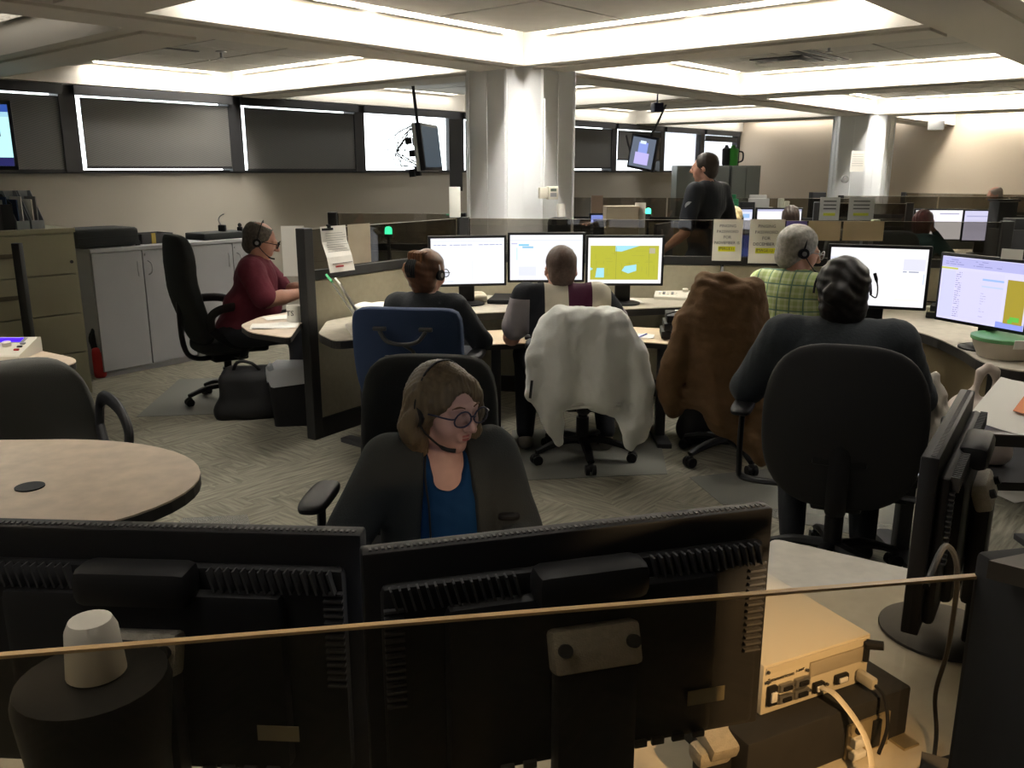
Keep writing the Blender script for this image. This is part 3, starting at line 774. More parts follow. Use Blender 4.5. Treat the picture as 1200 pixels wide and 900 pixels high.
t = thing('cleaner_bottle', 'white bottle with green label beside the magazine files', 'bottle', fl+fx*.30+fy*.08+Vector((0, 0, 1.268)), 0)
B().lathe([(.036, 0), (.038, .02), (.038, .10), (.03, .125), (.013, .14), (.013, .15)]).build('body', mat('bottle white', (.6, .62, .56), .4), t)
B().lathe([(.039, .03), (.0392, .031), (.0392, .09), (.039, .091)]).build('label', mat('green label', (.10, .30, .08), .5), t)
B().cyl((0, 0, .15), (0, 0, .175), .012).box((.015, 0, .178), (.04, .012, .01)).build('pump', dgrey, t)
t = finish(B().box((0, 0, .10), (.22, .004, .2), rot=(-.5, 0, 0)).build('tilted_card', white, None, fl+fx*.16+fy*.05+Vector((0, 0, 1.268)), (0, 0, ROOM)), 'white card leaning at the left end of the filing cabinet top', 'card')
# left partition post in front of the cabinet
t = finish(B().box((0, 0, .62), (.05, .05, 1.24), bev=.005).build('partition_post', rail_m, None, at(-2, 400, .76)+Vector((-.25, .75, -.76))), 'thin black post standing at the left edge before the filing cabinet', 'post')
# desk at left edge with radio console
poly = [at(91, 424, .76), at(86, 419, .76), at(30, 407, .76), at(-150, 400, .76), at(-150, 445, .76), at(20, 436, .76), at(60, 434, .76)]
worktop('light laminate desk corner at the left edge carrying a radio console', roundcorners([(p.x, p.y) for p in poly], .06), .76, lam, legs=[(-2.9, 4.3), (-3.3, 4.2)])
radio('cream radio console with a glowing blue display on the left desk', Vector((-2.63, 4.31, .761)), .05, mat('blue lcd', (.03, .0, .9), emit=1.6))
# round-ended table and grey chair
tb = []
cx, cy = -1.62, 2.50
for k in range(48):
    a = k*2*math.pi/48; rx, ry = .64, .47
    tb.append((cx+rx*math.cos(a), cy+ry*math.sin(a)))
tb = [(x, y) for x, y in tb if x > cx-.1]; tb = tb[len(tb)//2:] + tb[:len(tb)//2] if False else tb
tb = sorted(tb, key=lambda p: math.atan2(p[1]-cy, p[0]-cx)); tb = tb+[(-2.6, cy+.44), (-2.6, cy-.46)]
tt = worktop('tan speckled laminate meeting table with a rounded end', tb, .74, lam, legs=[], name='round_table', cat='table', th=.035)
gp = at(35, 571, .74)
c_ = tt.location
B().cyl((gp.x-c_.x, gp.y-c_.y, .739), (gp.x-c_.x, gp.y-c_.y, .744), .042, n=28).build('cable_grommet', black, tt)
B().cyl((-.1, 0, .02), (-.1, 0, .70), .04).cyl((-.1, 0, 0), (-.1, 0, .025), .3, n=28).build('pedestal', dgrey, tt)
chair('grey fabric swivel chair with black loop armrests beyond the tan table', (-1.90, 3.28, 0), -2.45, greyfab, back=(.60, .60, .12), back_z=.905, arms='loop', base_rot=.1, taper=.25, headroll=.0)
# clear chair mats
matm = mat('clear chair mat', (.34, .34, .30), .35, alpha=.45)
def chairmat(label, pts): finish(B().prism([(p.x, p.y) for p in pts], .001, .005).build('chair_mat', matm, smooth=False), label, 'chair mat')
chairmat('translucent chair mat under the maroon man\'s chair', [at(160, 489, 0), at(300, 484, 0), at(345, 440, 0), at(210, 445, 0)])
chairmat('translucent chair mat under the chair with the white jacket', [at(600, 564, 0), at(782, 556, 0), at(770, 500, 0), at(600, 505, 0)])
chairmat('translucent mat beneath the black chair at the right', [at(808, 560, 0), at(850, 595, 0), at(1060, 640, 0), at(1060, 555, 0), at(900, 550, 0)])
chairmat('corner of a clear chair mat showing beyond the tan table', [at(215, 608, 0), at(290, 604, 0), at(300, 640, 0), at(180, 640, 0)])
# maroon man's place
P1a, P1b = Vector((-1.27, 5.33)), Vector((-.42, 6.60))
partition('beige low partition with glass top between the maroon man and the brown-haired woman', P1a, P1b, posts=(0,), n=1)
mp = [at(281, 381, .76), at(292, 389, .76), at(340, 396, .76), Vector((-1.32, 5.32, 0)), Vector((-.52, 6.55, 0)), Vector((-1.05, 6.95, 0)), at(336, 366, .76), at(305, 371, .76)]
worktop('pale wedge-shaped desk of the man in maroon', roundcorners([(p.x, p.y) for p in mp], .07), .76, lam, legs=[(-1.0, 6.3, .9)])
t = thing('coffee_mug', 'white mug with dark lettering on the maroon man\'s desk', 'mug', at(344, 378, .762)+Vector((0, .02, 0)), 0)
B().lathe([(.040, 0), (.044, .01), (.044, .105), (.040, .105), (.040, .02)]).build('cup', white, t)
B().tube([(.042, 0, .085), (.07, 0, .08), (.07, 0, .035), (.042, 0, .025)], .006, 6, 4).build('handle', white, t)
text('mug_print', 'TS', .045, rail_m, t, (-.012, -.0455, .06))
sheet('white paper sheet nearest the tip of the maroon man\'s desk', at(322, 382, .761), .28, .2, .2)
sheet('white paper sheet beside the mug on the maroon man\'s desk', at(325, 374, .761)+Vector((.02, .06, 0)), .24, .16, .5)
keyboard('black keyboard under the maroon man\'s hands', Vector((-1.16, 6.03, .761)), math.radians(-50))
phone('black desk phone beyond the maroon man\'s hands', Vector((-1.12, 6.42, .761)), math.radians(-45))
t = thing('stand_unit', 'small monitor stand hidden behind the partition post', 'stand', (-.92, 6.15, .761), .2)
B().lathe([(.09, 0), (.09, .01), (.02, .015)]).cyl((0, 0, 0), (0, 0, .2), .02).build('stand_base', black, t)
# papers on partition 1
dv = (P1b-P1a).normalized(); nrm = Vector((dv.y, -dv.x)); ang = math.atan2(dv.y, dv.x)
def onP1(s, z, off=.04): q = P1a+dv*s+nrm*off; return Vector((q.x, q.y, z))
lm = mat('print grey', (.25, .25, .25), .8)
t = thing('notice', 'long white calendar sheet clipped over the partition with a black clip', 'paper', onP1(.20, 1.20, .045), ang)
b = B(); vs = [(-.11+.004*k, -.004-.022*k, .145-.094*k) for k in range(4)]
pr = [(v[0], v[1], v[2]) for v in vs]
f = [[b.bm.verts.new((q[0]+x, q[1]*(.2 if k < 2 else .8), q[2])) for x in (0, .22)] for k, q in enumerate(pr)]
for k in range(3): b.bm.faces.new([f[k][0], f[k+1][0], f[k+1][1], f[k][1]])
b.build('sheet', white, t, smooth=False)
b = B()
for k in range(14): b.b2(-.075, .07+.02*(k % 3), -.012-.002*k, -.010-.002*k, .10-k*.014, .102-k*.014)
b.b2(-.06, .11, -.05, -.046, -.085, -.082)
b.build('printed_lines', lm, t, smooth=False)
B().b2(-.045, .02, -.06, -.054, -.107, -.097).build('red_print', red, t, smooth=False)
B().b2(-.10, -.01, -.014, -.004, .12, .135, bev=.002).b2(-.05, -.03, -.014, .006, .125, .155).build('clip', black, t, smooth=False)
t = finish(B().b2(-.105, .105, -.0012, 0, -.128, .128).build('beige_card', beigepaper, None, onP1(.47, 1.215, .008), (0, 0, ang), smooth=False), 'beige card taped behind the glass beside the calendar sheet', 'card')
t = finish(B().b2(-.07, .07, -.002, 0, -.16, .15).build('hanging_paper', white, None, P1a.to_3d()+Vector((-.085, .06, 1.2)), (0, 0, ang+math.pi*.72), smooth=False), 'white sheet hanging on the maroon man\'s side of the post', 'paper')
# bag and bin
t = thing('black_bag', 'black soft bag on the floor beside the maroon man\'s chair', 'bag', at(285, 492, 0)+Vector((.02, .12, 0)), .1)
SDF(.012).rbox((0, 0, .17), (.19, .14, .17), .07).cone((-.15, -.05, .05), (.15, -.05, .08), .09, .08, .05).cone((-.1, 0, .3), (.12, .02, .31), .05, .04, .05).build('body', blackm, t, disp=lambda P: .006*noise3(P, 22, 3))
B().tube([(-.10, -.05, .30), (-.05, -.08, .40), (.05, -.08, .39), (.11, -.04, .30)], .012, 6, 5).build('strap', black, t)
bp = at(343, 502, 0)+Vector((.0, .16, 0))
t = thing('waste_bin', 'black waste bin with a clear plastic liner beside the partition', 'bin', bp, .15)
b = B()
for (x0, y0, r0), z in (((.15, .11, 0), 0),): pass
pr0 = roundcorners([(-.15, -.11), (.15, -.11), (.15, .11), (-.15, .11)], .04); pr1 = [(x*1.18, y*1.18) for x, y in pr0]
lo = [b.bm.verts.new((x, y, 0)) for x, y in pr0]; hi = [b.bm.verts.new((x, y, .38)) for x, y in pr1]; hi2 = [b.bm.verts.new((x*.97, y*.97, .38)) for x, y in pr1]; lo2 = [b.bm.verts.new((x*.95, y*.95, .02)) for x, y in pr0]
n = len(lo)
for i in range(n):
    j = (i+1) % n
    b.bm.faces.new([lo[i], lo[j], hi[j], hi[i]]); b.bm.faces.new([hi[i], hi[j], hi2[j], hi2[i]]); b.bm.faces.new([hi2[i], hi2[j], lo2[j], lo2[i]])
b.bm.faces.new(lo[::-1]); b.bm.faces.new(lo2); b.build('bin_body', black, t)
b = B(); rings = []
for q in range(5):
    z = [.30, .36, .40, .39, .32][q]; s_ = [1.19, 1.20, 1.19, 1.12, 1.05][q]
    rings.append([b.bm.verts.new((x*s_*(1+.02*math.sin(i*2.1+q)), y*s_*(1+.02*math.sin(i*1.7+q)), z+(.025 if q < 1 else .012)*math.sin(i*1.3+q*.5))) for i, (x, y) in enumerate(pr0)])
for q in range(4):
    for i in range(n): b.bm.faces.new([rings[q][i], rings[q][(i+1) % n], rings[q+1][(i+1) % n], rings[q+1][i]])
b.build('liner', mat('bin liner', (.45, .46, .47), .35), t)
# ============================================================ centre workstations
P2a, P2b = Vector((-.36, 6.62)), Vector((3.45, 6.10))
partition('long beige low partition with glass top running behind the middle monitors', P2a, P2b, posts=(0, 1), n=4, z_op=1.05)
P3a, P3b = Vector((-1.52, 7.45)), Vector((-.42, 7.35))
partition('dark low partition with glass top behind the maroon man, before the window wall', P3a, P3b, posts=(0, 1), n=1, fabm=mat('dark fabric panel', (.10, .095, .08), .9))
# middle worktop
ft = [(-.99, 4.72), (-.80, 4.80), (-.66, 5.25), (-.31, 5.66), (.09, 5.78), (.71, 5.84), (1.24, 5.98), (1.9, 5.80), (2.1, 5.74)]
bk = [(2.28, 6.2), (1.6, 6.30), (.2, 6.49), (-.32, 6.56), (-1.17, 5.38), (-1.13, 4.95)]
worktop('pale laminate worktop under the three middle monitors', roundcorners(ft+bk, .06), .76, lam2, legs=[(-.9, 5.15, .9), (.3, 6.3, 1.5), (1.5, 6.1, 1.5)], th=.045)
kx = [at(562, 404, .66), at(612, 402, .66), at(742, 400, .66), at(800, 404, .66), at(800, 386, .66), at(700, 381, .66), at(560, 388, .66)]
worktop('lower pale keyboard shelf in front of the middle monitors', roundcorners([(p.x, p.y) for p in kx], .04), .66, mat('warm laminate', (.62, .50, .34), .4, var=.08), legs=[(-.1, 5.3), (.95, 5.32)], name='keyboard_shelf', cat='shelf')
# three middle monitors
base_w = (.90, .93, 1.0)
def mon_at(pl, pr, **k):      # lower left / lower right corner of the panel in world x,y
    pass
monitor('monitor with a white form on its screen, leftmost of the three middle monitors', (-.31, 6.02, .762), math.radians(10),
        lines(.04, .97, .84, .87, 1, (.2, .25, .55), 3, .012, .8)+[(0, .93, 1, .945, (.8, .83, .95)), (.02, .05, .3, .07, (.75, .8, .95)), (.55, .1, .57, .5, (.88, .9, .97))], zb=.135, group=None)
monitor('monitor with a white page and blue logo behind the bald man\'s head', (.24, 6.12, .762), math.radians(2),
        [(0, .88, 1, .89, (.7, .75, .9)), (.12, .76, .26, .80, (.25, .65, .9)), (.17, .71, .32, .75, (.3, .6, .85)), (.09, .45, .10, .72, (.5, .85, .9)), (.12, .10, .36, .30, (.82, .84, .95)), (.02, .80, .10, .82, (.5, .5, .8))], zb=.15)
gm = []
rg = random.Random(4)
for i in range(26):
    x, y = rg.uniform(.06, .9), rg.uniform(.14, .78)
    if i % 2: gm.append((x, y, min(.93, x+rg.uniform(.05, .2)), y+.006, (.36, .36, .06)))
    else: gm.append((x, y, x+.004, min(.8, y+rg.uniform(.05, .25)), (.36, .36, .06)))
monitor('monitor showing a yellow-green map with pale blue ponds', (.785, 6.05, .762), math.radians(-1),
        [(.03, .08, .96, .83, YG)]+gm+[(0, 0, 0, 0, CY, [(.37, .83), (.37, .71), (.45, .70), (.70, .83)]), (0, 0, 0, 0, CY, [(.10, .13), (.22, .13), (.22, .34), (.12, .34)]), (0, 0, 0, 0, CY, [(.46, .28), (.55, .22), (.66, .28), (.66, .42), (.50, .38)]), (0, 0, 0, 0, CY, [(.03, .28), (.07, .32), (.03, .36)]), (.38, .10, .384, .80, (.25, .25, .05)), (.83, .14, .834, .80, (.3, .3, .06)), (.83, .66, .91, .78, (.5, .46, .3))],
        zb=.135, base=(1, 1, 1))
# things on the worktop
t = thing('tissue_pack', 'crumpled white cloth bundle on the worktop below the leftmost middle monitor', 'cloth', at(548, 353, .762), .1)
SDF(.008).rbox((0, 0, .025), (.14, .08, .025), .02).cone((-.1, -.03, .03), (.1, .02, .04), .03, .025, .03).build('cloth', mat('off-white cloth', (.62, .55, .42), .8), t, disp=lambda P: .005*noise3(P, 60, 5))
t = thing('clipboard_tray', 'black document stand lying right of the white cloth bundle', 'tray', at(598, 354, .762), -.15)
B().box((0, 0, .015), (.30, .22, .03), bev=.006).box((0, .02, .035), (.26, .16, .008), rot=(.12, 0, 0)).build('stand', black, t)
phone('dark desk phone with coiled cord just right of the bald man\'s shoulder', at(712, 352, .762)+Vector((-.05, 0, 0)), .3, dgrey)
sheet('white paper stack in front of the map monitor', at(737, 354, .762), .17, .2, .1, bend=.005)
sheet('small white envelope beside the phone near the map monitor', at(700, 340, .762), .12, .12, .4)
radio('cream radio console with a dark display right of the map monitor', at(790, 350, .762)+Vector((.03, .04, 0)), -.25, mat('dark lcd', (.03, .04, .035), .3), .95)
t = thing('printer_stack', 'stack of black boxes with a cable behind the brown coat, on the shelf', 'box', at(796, 398, .662)+Vector((.03, .10, 0)), -.12)
for k, lab in enumerate(('lower', 'middle', 'upper')): B().box((.01*k, 0, .028+k*.05), (.26-.01*k, .24, .046), bev=.006).build('box_tier', black, t)
B().tube([(-.10, -.08, .155), (-.02, -.10, .18), (.05, 0, .16), (.10, .06, .175), (.02, .08, .16)], .005, 6, 5).build('cable', dgrey, t)
B().box((.03, .02, .156), (.14, .12, .004)).build('top_paper', white, t)
sheet('white paper with a blue pen on the keyboard shelf', at(748, 394, .662), .20, .13, -.2)
t = finish(B().cyl((0, 0, .004), (.07, .12, .004), .004, n=8).build('blue_pen', mat('blue pen', (.04, .06, .4), .4), None, at(748, 396, .668)), 'blue pen lying on the white paper of the keyboard shelf', 'pen')
keyboard('black keyboard on the shelf before the bald man', Vector((.30, 5.33, .661)), 0)
keyboard('black keyboard on the worktop before the brown-haired woman', Vector((-.55, 5.45, .761)), math.radians(-18))
# white binder and paper pile on the left wing
wb = at(425, 389, .762)
t = thing('open_binder', 'open white binder with a green edge, standing on the desk left of the navy chair', 'binder', wb+Vector((.02, .03, 0)), .3)
B().box((-.08, 0, .12), (.006, .24, .27), rot=(0, -.55, 0)).build('cover_left', white, t)
B().box((-.055, 0, .115), (.006, .22, .25), rot=(0, -.5, 0)).build('pages', white, t)
B().box((-.15, 0, .235), (.01, .24, .012), rot=(0, -.55, 0)).build('green_edge', mat('green tab', (.1, .5, .22), .5), t)
B().box((.0, 0, .01), (.16, .24, .02), bev=.005).build('spine', white, t); t.scale = (1.35,)*3
t = thing('crumpled_papers', 'heap of white papers behind the navy chair, beside the binder', 'paper', (-.86, 5.30, .762), 0)
SDF(.01).rbox((0, 0, .06), (.12, .09, .06), .03).build('heap', white, t, disp=lambda P: .008*noise3(P, 45, 9))
beacon('tall dark post lamp with a green light left of the leftmost middle monitor', aty(455, 330, 6.05)*1, 0, 0) if False else None
p = Vector((-.885, 6.15, .762))
t = beacon('green glowing beacon lamp on a dark pole left of the leftmost middle monitor', Vector((-.86, 6.08, .762)), .47)
# white board strip, black cover on the column
q = W(5.62, 4.80)
t = finish(B().box((0, 0, 0), (.085, .02, .23), bev=.003).build('white_plate', mat('white plate', (.85, .86, .8), .4), None, aty(533, 237, 6.75), (0, 0, .2)), 'white plate hanging at the left edge of the big column', 'sign')
t = finish(B().box((0, 0, 0), (.10, .02, .55)).build('black_cover', blackm, None, aty(534, 182, 7.05), (0, 0, .2)), 'tall black cover strip on the left side of the big column', 'cover')
t = thing('thermostat', 'cream thermostat at the lower end of a conduit on the big column', 'thermostat', aty(641, 226, 6.88), math.radians(25))
B().box((-.035, 0, 0), (.07, .04, .085), bev=.006).build('left_box', cream, t)
B().box((.045, -.0, 0), (.09, .045, .10), bev=.006).build('body', cream, t)
B().box((.045, -.0235, .022), (.05, .004, .022)).build('display', mat('grey lcd', (.10, .12, .10), .3), t)
B().box((.045, -.0235, -.015), (.055, .004, .03)).build('cover_plate', greym, t)
B().cyl((-.02, .01, .04), (-.02, .01, .70), .008, n=8).build('conduit', column_m, t)
t = thing('speaker', 'round black speaker on the partition before the column\'s right edge', 'speaker', (.36, 6.49, 1.335), 0)
B().lathe([(.075, 0), (.09, .02), (.09, .10), (.08, .13), (.04, .14)], (0, 0, -.0)).build('body', black, t)
t.location = (.36+.03, 6.74, 0); t.location = Vector((aty(655, 280, 6.78).x, 6.78, 0))
B().cyl((0, 0, 0), (0, 0, .0), .02) if False else None
B().cyl((0, 0, -1.0+1.0), (0, 0, .02), .05).build('foot', black, t)
# raise speaker onto its own stand
for ch in t.children:
    if ch.name.startswith('body'): ch.location.z = 1.19
B().cyl((0, 0, .02), (0, 0, 1.2), .02).build('stand_pole', black, t)
t = finish(B().lathe([(.03, 0), (.034, .06), (.034, .10), (.03, .10), (.028, .01)]).build('paper_cup', white, None, Vector((aty(657, 280, 6.78).x, 6.78, 1.332))), 'white paper cup on the round black speaker by the column', 'cup')
# chairs of the centre
chair('navy blue fabric chair holding the brown-haired woman', (-.50, 4.70, 0), math.radians(-8), navy, back=(.58, .62, .09), back_z=1.00, e=9, taper=.0, spine=False, base_rot=.7)
nv = [o for o in bpy.data.objects if o.get('label', '').startswith('navy blue')][0]
b = B()
for sx in (-1, 1):
    b.box((sx*.12, -.398, 0.90), (.07, .02, .022), bev=.005); b.box((sx*.075, -.372, .75), (.06, .02, .014), bev=.005)
b.tube([(-.12, -.40, .89), (-.08, -.415, .84), (0, -.42, .825), (.08, -.415, .84), (.12, -.40, .89)], .011, 8, 4)
b.tube([(.0, -.415, .825), (.05, -.40, .79), (.06, -.385, .75)], .009, 8, 4).tube([(-.06, -.375, .74), (-.03, -.375, .68), (.03, -.375, .68), (.06, -.375, .74)], .012, 8, 4)
b.build('carry_handle', dgrey, nv)
B().tube([(0, .0, .35), (0, -.22, .34), (0, -.32, .5), (0, -.315, .85)], .03, 8, 5, (1.3, .6)).build('back_bracket', black, nv)
cA = chair('black swivel chair draped with a white jacket, holding the bald man', (.42, 4.93, 0), math.radians(-4), charcoal, back=(.48, .46, .08), back_z=.895, base_rot=1.1)
def jacket(label, loc, rz, m, top, w, hem, lean=.0, sleeves=(), seed=1, dep=.075, fold=.017, trim=None, color_cat='jacket', flare=1.05):
    t = thing('jacket', label, 'jacket', loc, rz)
    s = SDF(.011)
    # draped body: a shell over the chair back
    s.rbox((0, -.285, (top+hem)/2-.05), (w/2*.92, dep+.02, (top-hem)/2-.05), .07, rot=(lean, 0, 0), k=.05)
    s.rbox((0, -.30, (top+hem)/2), (w/2*.72, dep, (top-hem)/2), .07, k=.08)
    s.cone((-w*.26, -.27, top-.05), (w*.26, -.27, top-.05), .06, .06, .06)
    s.cone((-w*.40, -.29, hem+.07), (w*.40, -.29, hem+.07), .05*flare, .05*flare, .08)
    for pts, rs in sleeves: s.chain(pts, rs, .03)
    s.rbox((0, .06, (top+hem)/2-.25), (w/2-.06, .22, (top-hem)/2), .05, k=.02, sub=True)
    def disp(P):
        zz = (top-P[:, 2])/(top-hem)
        return fold*(np.sin(P[:, 0]*26+seed+3*noise3(P, 3, seed))*np.clip(zz, .15, 1)+.7*noise3(P*np.array([1, 1, .5]), 28, seed)+.3*noise3(P*np.array([.4, 1, 1.3]), 60, seed+1)+.2*noise3(P, 90, seed+1))
    s.build('cloth', m, t, disp=disp)
    return t
J = mat('white jacket cloth', (.84, .85, .81), .85, bump=.15, bscale=90, var=.05)
jk = jacket('off-white jacket draped over the bald man\'s chair back', (.42, 4.93, 0), math.radians(-4), J, .945, .54, .42,
       sleeves=[([(-.20, -.28, .87), (-.26, -.30, .68), (-.26, -.33, .48), (-.20, -.35, .36)], [.06, .075, .065, .05]),
                ([(.19, -.28, .87), (.26, -.29, .70), (.32, -.30, .52), (.33, -.29, .34), (.32, -.28, .25)], [.06, .07, .07, .055, .045]),
                ([(-.22, -.30, .42), (-.17, -.32, .30), (-.14, -.32, .21)], [.07, .045, .02]), ([(.16, -.31, .45), (.24, -.31, .30), (.25, -.30, .19)], [.07, .05, .03])], seed=2)
B().box((-.29, -.385, .52), (.014, .01, .10), rot=(0, .1, 0)).build('pocket_zip', dgrey, jk)
b = B(); 
for k in range(2): b.tube([(-.20+k*.0, -.355, .405-.02*k), (0, -.37, .44-.02*k), (.20, -.365, .44-.02*k)], .008, 6, 5)
b.build('ribbed_hem', J, jk)
cB = chair('black swivel chair draped with a brown coat, holding the man in plaid', (1.30, 4.92, 0), math.radians(-30), charcoal, back=(.46, .50, .08), back_z=1.03, base_rot=.4, arms=None)
BR = mat('brown canvas coat', (.14, .078, .034), .9, bump=.3, bscale=60, var=.15, vscale=12)
bc = jacket('brown canvas coat draped over the plaid man\'s chair back, reaching almost to the floor', (1.20, 4.80, 0), math.radians(-14), BR, 1.12, .40, .42,
       sleeves=[([(-.12, -.26, 1.10), (-.18, -.28, .90), (-.24, -.30, .66), (-.28, -.30, .52), (-.24, -.28, .42)], [.06, .075, .075, .07, .05]),
                ([(.13, -.26, 1.08), (.17, -.28, .88), (.18, -.30, .60), (.16, -.30, .40)], [.06, .07, .07, .05]),
                ([(-.08, -.28, .60), (.02, -.29, .40), (.16, -.28, .26), (.24, -.26, .16)], [.11, .10, .07, .04]),
                ([(.18, -.26, .55), (.26, -.26, .36), (.28, -.25, .18)], [.08, .06, .04]), ([(-.09, -.27, 1.06), (0, -.28, 1.11), (.09, -.27, 1.06)], [.05, .055, .05])], seed=5, fold=.019)
t = thing('dark_bag', 'big black bag on the floor beneath the brown coat', 'bag', (1.35, 5.30, 0), 0)
SDF(.014).rbox((0, 0, .16), (.26, .14, .16), .08).cone((-.2, 0, .08), (.2, 0, .08), .10, .09, .05).build('body', blackm, t, disp=lambda P: .008*noise3(P, 18, 3))
# signs on the partition glass
def sign(label, px0, py0, px1, py1, words, dist):
    a, c = aty(px0, py0, dist), aty(px1, py1, dist-.02)
    w_, h_ = (c.x-a.x), a.z-c.z
    t = thing('paper_sign', label, 'sign', Vector(((a.x+c.x)/2, dist, (a.z+c.z)/2)), math.radians(-8))
    B().b2(-w_/2, w_/2, -.0006, .0006, -h_/2, h_/2).build('sheet', mat('sign paper', (.78, .76, .66), .8), t, smooth=False)
    B().b2(-w_*.30, w_*.28, -.0016, -.0008, -h_*.27, -h_*.15).build('highlighter_mark', mat('yellow highlighter', (.80, .80, .02), .7), t, smooth=False)
    for k, s_ in enumerate(words):
        text('printed_line', s_, h_*.098, mat('print ink', (.05, .05, .05), .7), t, (-w_*.01, -.0024, h_*(.34-.135*k) if k < 4 else -h_*.205))
    return t
sign('white notice with yellow highlight, smaller left one of the two password notices', 837, 257, 868.5, 306, ['PINGING', 'PASSWORD', 'FOR', 'NOVEMBER IS', 'IMAGE11'], 6.28)
sign('white notice with yellow highlight, larger right one of the two password notices', 880, 257, 917, 309, ['PINGING', 'PASSWORD', 'FOR', 'DECEMBER IS', 'IMAGE101'], 6.18)
B_ = [(930, 258, 961, 'beige card taped behind the glass just right of the gray-haired man\'s head', 985, 274), (986, 259, 1034, 'beige card taped behind the glass, right of the other beige card', 0, 276)]
for x0, x1, lab in ((948, 984, 'beige card on the partition glass above the gray-haired man\'s head'), (989, 1034, 'beige card on the partition glass above the white-paged monitor at the right')):
    a, c = aty(x0, 259, 6.16), aty(x1, 277, 6.14)
    finish(B().b2(0, c.x-a.x, -.001, .001, 0, a.z-c.z+.03).build('beige_card', mat('pale card', (.55, .45, .30), .8), None, (a.x, 6.16, c.z-.03), (0, 0, math.radians(-8)), smooth=False), lab, 'card')
a = aty(922, 259, 6.2); finish(B().b2(0, .14, -.001, .001, 0, .12).build('purple_card', mat('purple card', (.16, .13, .42), .8), None, (a.x, 6.2, a.z-.12), (0, 0, math.radians(-8)), smooth=False), 'purple card on the glass beside the December notice', 'card')
# ============================================================ right workstation
rp = [at(1018, 366, .76), at(1056, 383, .76), at(1095, 395, .76), at(1128, 410, .76), at(1147, 423, .76), at(1180, 434, .76), Vector((3.4, 3.6, 0)), Vector((3.9, 5.0, 0)), Vector((3.4, 5.99, 0)), Vector((2.35, 6.0, 0))]
rpoly = [(p.x, p.y) for p in rp]
wt = worktop('curved pale corner worktop carrying the right-hand monitors', roundcorners(rpoly, .1), .762, lam2, legs=[(3.2, 5.5, .5), (3.3, 4.0, .5), (2.35, 5.6, 1.2)], th=.05)
# curved modesty panel below the front edge
b = B(); cv = [at(1040, 372, .76), at(1070, 388, .76), at(1100, 398, .76), at(1128, 411, .76), at(1150, 425, .76)]
cv = catmull([Vector((p.x+.05, p.y+.02, 0)) for p in cv], 4)
vv = [[b.bm.verts.new((p.x-wt.location.x, p.y-wt.location.y, z)) for p in cv] for z in (.30, .70)]
for i in range(len(cv)-1): b.bm.faces.new([vv[0][i], vv[0][i+1], vv[1][i+1], vv[1][i]])
b.build('modesty_panel', mat('olive laminate', (.15, .115, .06), .5), wt)
monitor('monitor with a white page, left one of the two right-hand monitors', (2.08, 4.92, .763), math.radians(-21),
        [(0, .90, 1, .96, (.93, .92, .97)), (.0, .42, .12, .84, (.80, .82, .95)), (.76, .63, .98, .83, (.80, .80, .92)), (.76, .60, .80, .62, TXT), (.82, .60, .92, .62, TXT), (.70, .10, .95, .14, (.97, .97, .88)), (.97, .4, .98, .58, (.6, .7, .9))], zb=.15, base=(.98, .98, 1), h=.36)
monitor('monitor with a lavender list and a mustard map strip, angled at the right', (2.46, 4.47, .763), math.radians(-66),
        [(0, .84, 1, .99, (.42, .42, .72)), (0, .80, .2, .83, (.50, .52, .10)), (.2, .03, .74, .80, (.60, .58, .84)), (.02, .03, .18, .78, (.56, .56, .82)), (.70, 0, 1, .09, (.25, .3, .75)), (.5, .68, .74, .71, (.30, .45, .8)), (.5, .58, .74, .60, (.45, .55, .8)), (.78, .08, .985, .74, (.34, .27, .03)), (.85, .12, .95, .19, GRN), (.83, .09, .88, .15, GRN)]+lines(.19, .26, .05, .78, 22, (.15, .14, .3), 8, .008, .9)+lines(.5, .56, .10, .5, 10, (.35, .33, .5), 9, .008, .7)+lines(.05, .7, .87, .97, 3, (.22, .22, .45), 11, .01, .5), zb=.12, base=(.62, .60, .88), h=.37, s=.72)
b = at(1113, 374, .764)
t = thing('box_stack', 'two flat black boxes stacked before the lavender monitor', 'box', b+Vector((.01, .06, 0)), -.5)
B().box((0, 0, .02), (.24, .17, .036), bev=.006).build('lower_box', black, t)
B().box((0.01, 0, .062), (.22, .15, .038), bev=.006).build('upper_box', black, t)
B().box((0, 0, .041), (.225, .155, .004)).build('gap_strip', steelbeige, t)
sheet('folded white paper beside the flat black boxes', at(1125, 362, .764), .12, .1, .6, bend=.01)
sheet('white sheet on the right worktop under the white-paged monitor', at(1095, 360, .764), .22, .12, -.1)
finish(B().tube([(0, 0, .006), (.15, -.1, .006), (.32, -.22, .006), (.5, -.30, .006)], .006, 6, 6).build('desk_cable', black, None, at(1057, 352, .764)), 'black cable lying across the right worktop', 'cable')
t = thing('food_container', 'clear round food container with a green lid and tape on the right worktop', 'container', at(1178, 420, .765)+Vector((.02, .05, 0)), .1)
B().lathe([(.12, 0), (.145, .05), (.155, .085), (.15, .085), (.138, .05), (.115, .006)], n=28).build('bowl', mat('cloudy plastic', (.50, .44, .36), .35), t)
B().lathe([(.155, .085), (.162, .088), (.162, .105), (.15, .108), (.13, .104), (.02, .104)], n=28).build('lid', mat('green lid', (.14, .36, .15), .4), t)
B().box((-.02, -.157, .09), (.09, .006, .045), rot=(.2, 0, -.1)).build('tape_strip', white, t)
# two open monitors seen from behind at the far right edge
t = monitor('black monitor seen edge-on beside the lavender monitor at the right', (2.70, 4.06, .763), math.radians(-100), None, zb=.14, w=.50)
t = thing('monitor_note', 'small white tag stuck on the corner of the black monitor at the right', 'tag', aty(1186, 298, 4.3), -.9)
B().box((0, 0, 0), (.10, .004, .05)).build('tag_sheet', white, t)
